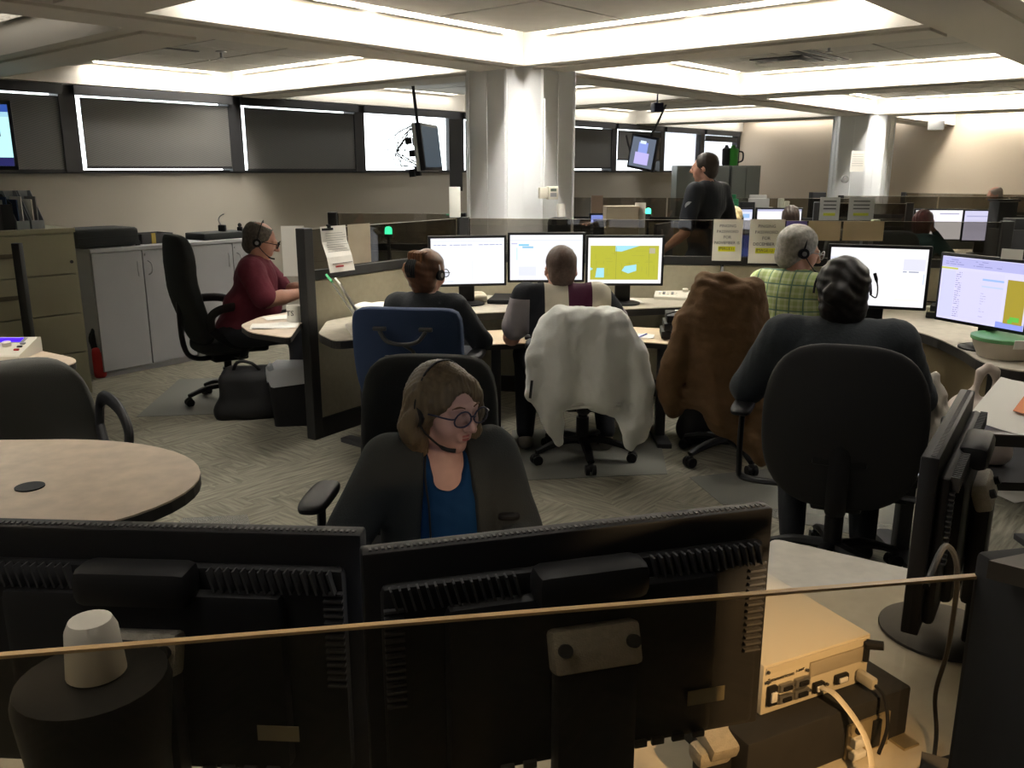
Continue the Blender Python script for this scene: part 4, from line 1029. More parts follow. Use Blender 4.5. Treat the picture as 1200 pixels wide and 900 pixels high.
# plastic bags hanging/standing
PB = mat('white plastic bag', (.50, .46, .39), .5)
t = thing('plastic_bag', 'crumpled translucent plastic bag behind the black chair\'s right arm', 'bag', (1.83, 3.45, 0), 0)
t.location = (1.76, 3.53, .44)
SDF(.009).cone((0, 0, .10), (.02, .02, .30), .13, .07, .04).cone((-.08, 0, .08), (-.04, 0, .26), .08, .05, .04).cone((.0, 0, .28), (.02, 0, .40), .06, .02, .03).build('bag_body', PB, t, disp=lambda P: .014*noise3(P, 40, 9)+.006*noise3(P, 90, 2))
t = thing('plastic_bag', 'white shopping bag with tied handles standing by the food container', 'bag', (2.04, 3.60, .44), 0)
SDF(.009).rbox((0, 0, .14), (.13, .09, .14), .06).cone((-.08, 0, .24), (-.04, 0, .33), .06, .02, .04).cone((.08, 0, .24), (.05, 0, .33), .06, .02, .04).chain([(-.04, 0, .33), (-.03, 0, .40), (.0, 0, .425), (.03, 0, .40), (.05, 0, .33)], [.018, .014, .012, .014, .018], .01).build('bag_body', mat('pinkish bag', (.62, .53, .46), .5), t, disp=lambda P: .010*noise3(P, 35, 4))
t = worktop('low black shelf holding the plastic bags and papers at the right', [(1.60, 3.36), (2.5, 3.30), (2.6, 3.78), (1.66, 3.86)], .44, blackm, legs=[(1.75, 3.6), (2.4, 3.55)], name='side_shelf', cat='shelf')
sheet('white leaflet with an orange print at the right edge', Vector((1.90, 3.16, .815)), .20, .40, -.62, rot=(.25, .1, -.75))
t = finish(B().box((0, 0, 0), (.05, .14, .002), bev=0).build('orange_leaflet', mat('orange print', (.75, .22, .06), .6), None, (1.935, 3.13, .825), (.25, .1, -.75)), 'orange slip on the white leaflet at the right edge', 'paper')
t = worktop('dark brown desk with black edge at the right edge, under the leaflet', [(1.66, 2.98), (2.6, 2.82), (2.9, 3.26), (1.84, 3.30)], .76, mat('dark laminate', (.09, .07, .055), .35), legs=[(2.2, 3.0)], th=.04)
sheet('small white paper among dark things at the right edge', at(1188, 580, .001), .2, .2, .3)
# black chair of the woman at right
chair('large black swivel chair holding the woman with the dark bun', (1.37, 3.42, 0), math.radians(-22), blackm, back=(.60, .70, .09), back_z=1.06, e=3.2, base_rot=.55, taper=.05, scale=1.0, armx=.41)
# ============================================================ people
def HM(pos, yaw, pitch, roll=0, s=1):
    """head frame: +Y forward, +Z up"""
    return Matrix.Translation(pos) @ (Euler((pitch, roll, yaw), 'XYZ').to_matrix().to_4x4()) @ Matrix.Scale(s, 4)
def head_sdf(S, H, fem=0, k=.012, m=0, detail=True, jowl=0):
    R = H.to_3x3().normalized(); sc = H.to_scale()[0]
    def P(*c): return H @ Vector(c)
    def E(c, r, rot=None, kk=k, sub=False):
        Rr = (R @ Euler(rot).to_matrix()) if rot else R
        S.ell(P(*c), [x*sc for x in r], Rr.to_4x4(), kk*sc, m, sub)
    E((0, -.012, .035), (.076, .094, .082))
    E((0, .022, .0), (.066, .074, .085))
    E((0, .030, -.052), (.052+jowl*.012, .056, .055+jowl*.008))
    E((0, .060, -.088), (.024, .022, .020))
    S.cone(P(-.045, -.01, -.07), P(0, .055, -.092), .022*sc, .018*sc, .025*sc, m); S.cone(P(.045, -.01, -.07), P(0, .055, -.092), .022*sc, .018*sc, .025*sc, m)
    if detail:
        for sx in (-1, 1):
            E((sx*.032, .098, .010), (.019, .016, .012), None, .012, True)
            E((sx*.032, .082, .008), (.016, .012, .013), None, .004)
            E((sx*.038, .062, -.026), (.028, .026, .030), None, .03)
            S.cone(P(sx*.012, .094, .026), P(sx*.050, .080, .026), .008*sc, .006*sc, .014*sc, m)
            E((sx*.011, .106, -.030), (.009, .010, .008), None, .006)
            E((sx*.077, -.008, -.006), (.008, .020, .031), (0, 0, sx*-.35), .004)
            E((sx*.084, -.004, .0), (.005, .010, .018), (0, 0, sx*-.35), .004, True)
        S.cone(P(0, .094, .022), P(0, .123, -.024), .0075*sc, .0115*sc, .012*sc, m)
        S.cone(P(-.018, .088, -.052), P(.018, .088, -.052), .0085*sc, None, .008*sc, m)
        S.cone(P(-.016, .088, -.063), P(.016, .088, -.063), .0085*sc, None, .008*sc, m)
        E((0, .103, -.0575), (.022, .010, .0018), None, .003, True)
def face_parts(t, H, lipc=None, eyes=True):
    sc = H.to_scale()[0]; R = H.to_3x3().normalized().to_euler()
    if eyes:
        for sx in (-1, 1):
            p = H @ Vector((sx*.032, .081, .009)); g = H @ Vector((sx*.032, .0905, .006))
            e = B().sph(p, .0112*sc, 12).m(1).sph(g, .0040*sc, 8).build('eye', [eye_m, iris_m], t)
            B().sph(H @ Vector((sx*.032, .0805, .0135)), .0122*sc, 14).build('eyelid', t.children[0].data.materials[0], e)
    if lipc:
        b = B()
        b.tube([H @ Vector(q) for q in ((-.021, .088, -.0545), (-.008, .098, -.052), (0, .0985, -.053), (.008, .098, -.052), (.021, .088, -.0545))], [.0012*sc, .003*sc, .0032*sc, .003*sc, .0012*sc], 8, 3)
        b.tube([H @ Vector(q) for q in ((-.019, .087, -.059), (-.008, .096, -.063), (0, .097, -.064), (.008, .096, -.063), (.019, .087, -.059))], [.0012*sc, .0034*sc, .0038*sc, .0034*sc, .0012*sc], 8, 3)
        b.build('lips', lipc, t)
def hand_sdf(S, wrist, fwd, up, side, curl=.5, m=0, sc=1):
    """palm with five separate fingers; up = back of the hand, side = +1 if the thumb is to the +right of fwd"""
    f = Vector(fwd).normalized(); u = Vector(up); u = (u-f*u.dot(f)).normalized(); r = f.cross(u)*side
    w = Vector(wrist)
    S.cone(w+f*.025-r*.016, w+f*.075-r*.022, .018*sc, .015*sc, .012, m); S.cone(w+f*.025+r*.014, w+f*.078+r*.020, .018*sc, .015*sc, .012, m); S.cone(w, w+f*.05, .022*sc, .02*sc, .012, m)
    for i, (o, l) in enumerate(((.028, .068), (.010, .078), (-.009, .072), (-.027, .056))):
        b = w+f*.082+r*o; a1, a2, a3 = curl*.5, curl*1.2, curl*1.8
        d1 = f*math.cos(a1)-u*math.sin(a1)+r*o*1.6; d2 = f*math.cos(a2)-u*math.sin(a2)+r*o; d3 = f*math.cos(a3)-u*math.sin(a3)
        p1 = b+d1*l*.45; p2 = p1+d2*l*.32; p3 = p2+d3*l*.23
        S.chain([b, p1, p2, p3], [.0095*sc, .0088*sc, .008*sc, .0068*sc], .003, m)
    b = w+f*.03+r*.030; p1 = b+(f*.7+r*.75-u*.2).normalized()*.035; p2 = p1+(f*.95+r*.3-u*.25).normalized()*.028
    S.chain([b, p1, p2], [.013*sc, .0105*sc, .0085*sc], .006, m)

def person(label, loc, rz, head=(0, .06, 1.22), yaw=0, pitch=0, roll=0, hs=1, fem=0, build_=1.0, sitting=True, seat=.50, lean=.05,
           elbows=None, hands=None, hand_up=((0, 0, 1), (0, 0, 1)), skinm=skin, shirt=None, sleeve=.5, pants=None, shoes=None, hair=None, hairm=None,
           belly=0, res=.009, detail=True, feet=None, knees=None, collar=None, curl=.5, shirt_fn=None, hands_on=True, headset=None, jowl=0, arms=True, shoulder_z=None, lowneck=False, fingers=True):
    """local frame: body faces +Y; all joints given in metres"""
    t = thing('person', label, 'person', loc, rz)
    b = build_
    hz = seat+.06 if sitting else .92
    pel = Vector((0, 0, hz)); hd = Vector(head)
    neck = hd+Vector((0, -.035, -.13)); ch = Vector((neck.x, neck.y-.02, neck.z-.13)); ab = pel.lerp(ch, .45)
    sz = shoulder_z or neck.z-.055
    sw = .17*b if not fem else .155*b
    sh = [Vector((neck.x+sx*sw, neck.y-.015, sz)) for sx in (-1, 1)]
    elbows = [Vector(e) for e in (elbows or ((-.25*b, neck.y+.02, sz-.27), (.25*b, neck.y+.02, sz-.27)))]
    hands = [Vector(h) for h in (hands or ((-.18, elbows[0].y+.24, elbows[0].z+.02), (.18, elbows[1].y+.24, elbows[1].z+.02)))]
    if sitting:
        knees = [Vector(k) for k in (knees or ((-.11, .43, seat+.06), (.11, .43, seat+.06)))]
        feet = [Vector(f) for f in (feet or ((-.12, .40, .09), (.12, .40, .09)))]
    else:
        knees = [Vector((-.09, .02, .50)), Vector((.09, .02, .50))]; feet = [Vector((-.10, -.02, .09)), Vector((.10, -.02, .09))]
    hips = [Vector((sx*.09, .0, hz)) for sx in (-1, 1)]
    def torso(S, g, m=0, sleeves=1., lo=0, k=.05):
        S.ell(ch+Vector((0, .005, -.02)), (.155*b+g, .105*b+g, .17+g), None, k, m)
        S.ell(ab+Vector((0, .01+belly*.03, 0)), (.145*b+g+belly*.015, .11*b+g+belly*.05, .16+g), None, k, m)
        S.ell(pel+Vector((0, 0, .02)), (.165*b+g, .12*b+g, .12+g), None, k, m)
        S.cone(sh[0]+Vector((.03, 0, -.0)), sh[1]-Vector((.03, 0, 0)), .055*b+g, None, k, m)
        S.cone(neck-Vector((0, .005, .06)), neck-Vector((0, 0, .03)), .065*b+g, .052+g, .04, m)
    H = HM(hd, yaw, pitch, roll, hs)
    S = SDF(res)
    torso(S, 0)
    S.cone(neck-Vector((0, 0, .05)), H @ Vector((0, -.015, -.03)), .056 if not fem else .050, .050 if not fem else .045, .02)
    head_sdf(S, H, fem, .012, 0, detail, jowl)
    if arms:
        for i in (0, 1):
            sx = (-1, 1)[i]
            S.cone(sh[i], elbows[i], .052*b, .041*b, .03); S.cone(elbows[i], elbows[i].lerp(hands[i], .35), .040*b, .040*b, .012); S.cone(elbows[i].lerp(hands[i], .35), hands[i], .040*b, .025, .015)
            if hands_on:
                if fingers: hand_sdf(S, hands[i], hands[i]-elbows[i], hand_up[i], -sx, curl)
                else: S.ell(hands[i]+(hands[i]-elbows[i]).normalized()*.05, (.035, .06, .03), None, .02)
    for i in (0, 1):
        S.cone(hips[i], knees[i], .085*b, .06*b, .04); S.cone(knees[i], feet[i], .058*b, .038, .02); S.cone(feet[i]-Vector((0, 0, .03)), feet[i]+Vector((0, .14, -.055)), .036, .03, .02)
    S.build('body', skinm, t)
    if shirt:
        S = SDF(res); torso(S, .014)
        for i in (0, 1):
            e = sh[i].lerp(elbows[i], min(1, sleeve*1.0+.0) if sleeve <= 1 else 1)
            S.cone(sh[i], e, .068*b, (.052+.012*(sleeve < 1))*b+.004, .035)
            if sleeve > 1:
                hnd = elbows[i].lerp(hands[i], min(.97, sleeve-1)); S.cone(elbows[i], hnd, .056*b, .034, .012)
        if lowneck:
            S.cone(neck+Vector((0, .10, -.055)), neck+Vector((0, .09, .03)), .050, .080, .012, 0, True)
        S.ell(H @ Vector((0, 0, 0)), (.085, .105, .115), None, .01, 0, True)
        S.cone(neck+Vector((0, .0, .0)), neck+Vector((0, .01, .1)), .056, .06, .01, 0, True)
        S.build('shirt', shirt, t, disp=lambda P: .004*noise3(P, 30, 3)+.0025*noise3(P, 75, 8))
    if collar:
        B().tube([neck+Vector((.060*math.cos(a), .062*math.sin(a)-.005, -.035+.018*(-math.sin(a)))) for a in [math.radians(q) for q in range(-230, 51, 20)]], .011, 8, 2, (1, 2.0)).build('collar', collar, t)
    if pants:
        S = SDF(max(res, .012)); S.ell(pel, (.178*b, .132*b, .105), None, .04)
        for i in (0, 1): S.cone(hips[i], knees[i], .098*b, .072*b, .04); S.cone(knees[i], feet[i]+Vector((0, 0, .02)), .070*b, .055, .02)
        S.build('trousers', pants, t, disp=lambda P: .004*noise3(P, 28, 4))
        for i in (0, 1):
            S = SDF(.01); S.cone(feet[i]+Vector((0, -.03, -.04)), feet[i]+Vector((0, .15, -.05)), .047, .037, .02)
            S.build('shoe', shoes or black, t)
    if hair: hair(t, H, hairm, res)
    if headset: headset(t, H)
    return t, H
# ---- hair styles: shells around the skull in the head frame
def hshell(S, H, g=.010, front=.045, k=.015, low=-.02, back=0):
    R = H.to_3x3().normalized().to_4x4(); sc = H.to_scale()[0]
    P = lambda *c: H @ Vector(c)
    S.ell(P(0, -.018, .038), [(.076+g)*sc, (.092+g)*sc, (.084+g)*sc], R, k)
    S.ell(P(0, -.048, -.015+low*.3), [(.066+g)*sc, (.052+g)*sc, (.068+g)*sc], R, k)
def cut_face(S, H, y=.118, z=-.035, r=(.067, .085, .105)):
    R = H.to_3x3().normalized().to_4x4(); sc = H.to_scale()[0]
    S.ell(H @ Vector((0, y, z)), [x*sc for x in r], R, .012, 0, True)
def hair_short(bald=0, g=.008):
    def f(t, H, m, res):
        S = SDF(min(res, .008)); hshell(S, H, g)
        cut_face(S, H, .118, -.005, (.082, .085, .125)); cut_face(S, H, .045, -.070, (.10, .062, .05))
        for sx in (-1, 1): S.ell(H @ Vector((sx*.085, -.002, -.02)), [.02, .028, .035], H.to_3x3().normalized().to_4x4(), .005, 0, True)
        if bald: S.ell(H @ Vector((0, -.005, .125)), [.062, .085, .05], H.to_3x3().normalized().to_4x4(), .01, 0, True)
        S.build('hair', m, t, disp=lambda P: .0025*noise3(P, 120, 2))
    return f
def hair_bun(bx=0, bz=-.01, br=.04, g=.014, amp=.0015):
    def f(t, H, m, res):
        S = SDF(min(res, .008)); hshell(S, H, g, low=-.1)
        cut_face(S, H, .115, -.03, (.075, .085, .10)); cut_face(S, H, .06, -.10, (.12, .06, .05))
        S.ell(H @ Vector((bx, -.125, bz)), [br*1.25, br*.9, br*1.05], None, .02)
        S.ell(H @ Vector((bx*.5, -.09, bz-.03)), [br*1.3, br, br*1.2], None, .03)
        S.build('hair', m, t, disp=lambda P: amp*np.sin(P[:, 2]*170+P[:, 0]*60+5*noise3(P, 18, 2))+amp*noise3(P, 90, 2))
    return f
def hair_long(L=.25, w=.075, g=.014):
    def f(t, H, m, res):
        S = SDF(min(res, .009)); hshell(S, H, g)
        S.cone(H @ Vector((0, -.05, 0)), H @ Vector((0, -.07, -L)), w, w*.75, .03, flat=(1, .6, 1))
        for sx in (-1, 1): S.cone(H @ Vector((sx*.06, -.02, .0)), H @ Vector((sx*.06, -.04, -L*.8)), .035, .03, .02)
        cut_face(S, H, .115, -.05, (.068, .09, .12))
        S.build('hair', m, t, disp=lambda P: .004*np.sin(P[:, 0]*160+5*noise3(P, 15, 2)))
    return f
def headset(side=1, mic=True, ang=0, colb=black, big=.030, lift=0):
    def f(t, H):
        pts = []
        for q in range(0, 181, 15):
            a = math.radians(q); pts.append(H @ Vector(((.094+lift)*math.cos(a), -.012+ang*math.sin(a), .0+(.130+lift)*math.sin(a))))
        b = B().tube(pts, .0055, 8, 2, (1.6, .7)); b.build('headset_band', colb, t)
        for sx in ((-1, 1)):
            B().cyl(H @ Vector((sx*.080, -.008, -.006)), H @ Vector((sx*.102, -.008, -.006)), big, n=16).build('ear_cushion', black, t)
        c = B().cyl(H @ Vector((side*.1025, -.008, -.006)), H @ Vector((side*.105, -.008, -.006)), big*.45, n=14); c.build('ear_badge', metal, t)
        if mic:
            B().tube([H @ Vector(p) for p in ((side*.100, -.004, -.012), (side*.095, .035, -.045), (side*.075, .085, -.075), (side*.055, .115, -.078))], [.0035, .003, .003, .006, .0065], 8, 4).build('microphone_boom', black, t)
    return f
def glasses(t, H, m=black, r=.026):
    b = B()
    for sx in (-1, 1):
        pts = [H @ Vector((sx*.034+r*1.12*math.cos(a)*(1), .118-.006*abs(math.cos(a))*(1 if math.cos(a)*sx > 0 else 0), .006+r*.86*math.sin(a)+.004*math.sin(a)**2)) for a in [math.radians(q) for q in range(0, 361, 24)]]
        b.tube(pts, .0026, 6, 1)
        b.tube([H @ Vector((sx*.060, .112, .014)), H @ Vector((sx*.074, .10, .014)), H @ Vector((sx*.084, .02, .008)), H @ Vector((sx*.083, -.02, -.002))], .0026, 6, 3)
    b.tube([H @ Vector((-.009, .120, .012)), H @ Vector((0, .123, .016)), H @ Vector((.009, .120, .012))], .0025, 6, 2)
    fr_ = b.build('glasses', m, t)
    c = B()
    for sx in (-1, 1):
        ctr = H @ Vector((sx*.034, .1165, .006)); n_ = 16
        vs = [c.bm.verts.new(H @ Vector((sx*.034+r*1.1*math.cos(q*2*math.pi/n_), .1165, .006+r*.86*math.sin(q*2*math.pi/n_)))) for q in range(n_)]
        c.bm.faces.new(vs)
    c.build('lens', glass('spectacle lens', (.88, .9, .95), .10), fr_, smooth=False)
# ============================================================ the people
brownhair = mat('brown hair', (.13, .055, .024), .45, var=.3, vscale=40, stretch=(1, 1, .2))
blondebrown = mat('dark blonde hair', (.105, .076, .043), .42, var=.35, vscale=50, stretch=(1, 1, .15))
greyhair = mat('gray hair', (.27, .255, .225), .6, var=.35, vscale=50)
saltpep = mat('salt and pepper hair', (.10, .085, .07), .6, var=.4, vscale=60)
blackhair = mat('black hair', (.011, .009, .008), .5, spec=.3, var=.3, vscale=40)
stubble = mat('shaved hair', (.10, .065, .050), .6, var=.2, vscale=90)
blackcloth = mat('black cloth', (.013, .015, .018), .85, bump=.15, bscale=80)
darkcloth = mat('dark blue-gray cloth', (.028, .034, .040), .85, bump=.15, bscale=80)
maroon = mat('maroon polo', (.135, .016, .034), .8, bump=.12, bscale=90, var=.08)
jeans = mat('dark trousers', (.018, .020, .026), .85)
# man in maroon (profile to the right)
cm = chair('tall dark grey swivel chair with loop armrest, holding the man in maroon', (-2.12, 6.28, 0), math.radians(-52), charcoal, back=(.54, .78, .10), back_z=1.25, arms='loop', base_rot=.9, taper=.18, headroll=.10, tilt=.06)
t, H = person('man in a maroon polo shirt with glasses and headset, typing at the pale wedge desk', (-1.98, 6.20, 0), math.radians(-80), head=(0, .18, 1.19), pitch=-.30, yaw=.0, hs=1.12, build_=1.3, belly=1,
    elbows=((-.24, .30, .80), (.28, .22, .80)), hands=((-.04, .58, .85), (.12, .52, .84)), shirt=maroon, sleeve=.85, pants=jeans, hairm=saltpep, hair=hair_short(.6), collar=mat('black collar', (.015, .01, .012), .8), headset=headset(1, True), jowl=1, curl=.7, seat=.50)
glasses(t, H); face_parts(t, H)
# brown-haired woman seen from behind
def updo(t, H, m, res):
    hair_bun(-.01, .015, .052, .016, .002)(t, H, m, res)
    b = B()
    for k in range(5): b.tube([H @ Vector((-.025+.012*k, -.155, .065)), H @ Vector((-.03+.015*k, -.175, .02)), H @ Vector((-.02+.01*k, -.155, -.03))], .006, 6, 3)
    b.build('hair_claw', black, t)
    b = B()
    for k in range(6): b.tube([H @ Vector((-.04+.015*k, -.12, .05)), H @ Vector((-.045+.018*k, -.13, .10)), H @ Vector((-.03+.015*k, -.09, .115))], .009, 6, 3)
    b.build('loose_strands', mat('ginger hair', (.16, .065, .025), .45), t)
t, H = person('woman in black with reddish-brown hair in a claw clip and a headset, seen from behind', (-.48, 4.78, 0), math.radians(-12), head=(-.02, .12, 1.115), pitch=-.15, yaw=-.35, fem=1, build_=1.12,
    shirt=blackcloth, sleeve=1.95, pants=jeans, hairm=brownhair, hair=updo, headset=headset(1, False, -.02, tape), elbows=((-.27, .12, .76), (.29, .10, .74)), hands=((-.16, .40, .80), (.14, .40, .78)))
glasses(t, H)
# bald man in panelled shirt from behind
def bowl(nt, s, co):
    ax = N(nt, 'ABSOLUTE', s.outputs[0])
    c1_ = N(nt, 'LESS_THAN', N(nt, 'ABSOLUTE', N(nt, 'ADD', s.outputs[0], -.01)), .068); c2_ = N(nt, 'GREATER_THAN', ax, .19); c3_ = N(nt, 'GREATER_THAN', ax, .275); 
    low = N(nt, 'LESS_THAN', s.outputs[2], .98)
    a = MIX(nt, c1_, (.60, .55, .44), (.075, .014, .040)); b_ = MIX(nt, c2_, a, (.014, .015, .02))
    c3l = N(nt, 'MULTIPLY', c3_, low)
    return MIX(nt, c3l, b_, (.30, .27, .28))
bowlm = coordmat('panelled shirt', bowl, .8, .12, 80)
t, H = person('bald man in a cream shirt with a purple stripe and black sides, seen from behind', (.37, 4.92, 0), math.radians(2), head=(-.09, .02, 1.13), pitch=-.10, yaw=.05, hs=1.12, build_=1.22,
    elbows=((-.37, .08, .73), (.28, .12, .78)), hands=((-.32, .36, .76), (.14, .40, .76)), shoulder_z=.98, shirt=bowlm, sleeve=.72, pants=jeans, collar=mat('grey collar', (.05, .05, .055), .8), hairm=stubble, hair=hair_short(0, .0035), shoes=mat('grey shoes', (.2, .19, .17), .6),
    feet=((-.28, .22, .09), (.22, .2, .09)), knees=((-.26, .40, .56), (.2, .42, .56)), headset=None)
# gray-haired man in plaid
def plaid(nt, s, co):
    def st(o, f, p, th): return N(nt, 'GREATER_THAN', N(nt, 'SINE', N(nt, 'MULTIPLY_ADD' if False else 'ADD', N(nt, 'MULTIPLY', o, f), p)), th)
    a = N(nt, 'ADD', st(s.outputs[0], 170, 0, .4), st(s.outputs[2], 170, 1, .4)); a = N(nt, 'MULTIPLY', a, .5)
    b_ = N(nt, 'ADD', st(s.outputs[0], 85, 2, .95), st(s.outputs[2], 85, .5, .95)); b_ = N(nt, 'MINIMUM', b_, 1)
    c = MIX(nt, a, (.40, .50, .20), (.62, .68, .42))
    return MIX(nt, b_, c, (.14, .24, .17))
t, H = person('gray-haired man in a lime plaid shirt with a headset, looking down at the right desk', (1.57, 4.98, 0), math.radians(-40), head=(.03, .11, 1.225), pitch=-.25, yaw=-.80, hs=1.12, build_=1.10,
    elbows=((-.24, .14, .82), (.26, .12, .82)), hands=((-.10, .40, .82), (.14, .40, .82)), shirt=coordmat('lime plaid shirt', plaid, .8, .1, 60), sleeve=1.5, pants=jeans, hairm=greyhair, hair=hair_short(0, .016), headset=headset(1, True), collar=coordmat('lime plaid shirt', plaid))
glasses(t, H, metal)
# woman in the black chair, right
def darkbun(t, H, m, res): hair_bun(-.035, .0, .045, .020, .0026)(t, H, m, res)
t, H = person('person in dark gray with a black hair bun in the big black chair', (1.37, 3.50, 0), math.radians(-18), head=(-.02, .05, 1.185), pitch=-.12, yaw=.1, fem=1, build_=1.40, hs=1.10,
    elbows=((-.37, .06, .76), (.31, .08, .76)), hands=((-.22, .36, .78), (.20, .36, .78)), shirt=darkcloth, sleeve=1.95, pants=blackcloth, hairm=blackhair, hair=darkbun, headset=None, belly=.5, feet=((-.14, .06, .09), (.16, .10, .09)), knees=((-.16, .42, .56), (.16, .42, .56)))
B().tube([H @ Vector(p) for p in ((.098, -.01, 0), (.125, .02, -.01), (.135, .06, .03), (.125, .08, .08))], [.003, .003, .003, .007], 8, 4).build('microphone_boom', black, t)
B().tube([H @ Vector((.102*math.cos(math.radians(q)), .0, .135*math.sin(math.radians(q)))) for q in range(0, 181, 15)], .005, 8, 2).build('headset_band', black, t)
# foreground woman
def bob(t, H, m, res):
    S = SDF(.0055); hshell(S, H, .016)
    for sx in (-1, 1):
        f_ = .030 if sx < 0 else -.022
        S.chain([H @ Vector(p) for p in ((sx*.068, .004+f_, .06), (sx*.080, .008+f_, -.01), (sx*.080, .006+f_, -.075), (sx*.068, .012+f_, -.118))], [.024, .024, .022, .014], .03)
        S.chain([H @ Vector(p) for p in ((sx*.060, -.05, .03), (sx*.078, -.045, -.05), (sx*.066, -.04, -.125))], [.035, .035, .026], .03)
        S.chain([H @ Vector(p) for p in ((sx*.010, .052, .106), (sx*.042, .056, .084), (sx*.068, .040+f_*.8, .045), (sx*.080, .024+f_, -.01))], [.013, .011, .011, .012], .02)
    S.chain([H @ Vector(p) for p in ((0, -.09, .0), (0, -.085, -.115))], [.05, .03], .03)
    R = H.to_3x3().normalized().to_4x4()
    S.ell(H @ Vector((.004, .116, -.025)), (.066, .078, .108), R, .008, 0, True)
    S.ell(H @ Vector((0, .03, -.14)), (.050, .070, .06), R, .008, 0, True)
    S.build('hair', m, t, disp=lambda P: .0022*np.sin((P[:, 0]+P[:, 1])*330+5*noise3(P, 14, 2))+.001*noise3(P, 150, 2))
navyblue = mat('deep blue blouse', (.003, .030, .10), .8, spec=.15, bump=.06, bscale=60)
cf = chair('black fabric swivel chair behind the woman with glasses', (-.30, 2.54, 0), math.radians(176), charcoal, back=(.47, .66, .10), back_z=1.07, base_rot=.2, e=6, taper=.05)
fp = dict(head=(-.005, .06, 1.020), yaw=math.radians(30), pitch=-.10, roll=.0, hs=1.0, seat=.44, shoulder_z=.84)
t, H = person('woman with dark glasses, bob haircut and blue top, sitting behind the near monitors', (-.215, 2.43, 0), math.radians(196), fem=1, build_=1.0, res=.0055,
    elbows=((-.235, .06, .62), (.31, .10, .64)), hands=((-.14, .28, .60), (.16, .30, .60)), skinm=skinp, shirt=navyblue, sleeve=.15, lowneck=True, pants=jeans, hairm=blondebrown, hair=bob, headset=headset(1, True, -.01, lift=.007), **fp)
glasses(t, H, mat('dark glasses frame', (.02, .02, .05), .3)); face_parts(t, H, mat('lips', (.36, .12, .12), .5))
for sx in (-1, 1): B().tube([H @ Vector((sx*.017, .1035, .034)), H @ Vector((sx*.034, .100, .040)), H @ Vector((sx*.052, .088, .033))], [.002, .003, .0015], 6, 3).build('eyebrow', brownhair, t)
# cardigan, open at the front
nk = Vector((0, .025, .985))
S = SDF(.0065); g = .026
S.ell((0, .015, .745), (.160+g, .110+g, .18+g), None, .05); S.ell((0, .01, .60), (.155+g, .12+g, .18+g), None, .05)
S.cone((-.13, .008, .852), (.13, .008, .852), .060+g*.9, None, .05)
for i, (e, h) in enumerate((((-.235, .06, .62), (-.14, .28, .60)), ((.31, .10, .64), (.16, .30, .60)))):
    S.cone(((-.155, .155)[i], .01, .853), e, .083, .066, .03); S.cone(e, h, .062, .042, .012)
S.chain([(0, .17, .40), (0, .17, .62), (0, .15, .76), (0, .08, .92)], [.11, .098, .082, .060], .01); 
S.p = S.p[:-3]+[q[:7]+(True,)+q[8:] for q in S.p[-3:]]
S.cone((0, .02, .88), (0, .03, 1.02), .064, .08, .012, 0, True)
S.build('cardigan', mat('charcoal cardigan', (.022, .026, .027), .9, bump=.2, bscale=200), t, disp=lambda P: .004*noise3(P, 34, 3))
B().tube([(.05, .06, .92), (.065, .115, .84), (.06, .14, .75), (.06, .155, .63)], .003, 6, 5).build('headset_cord', black, t)
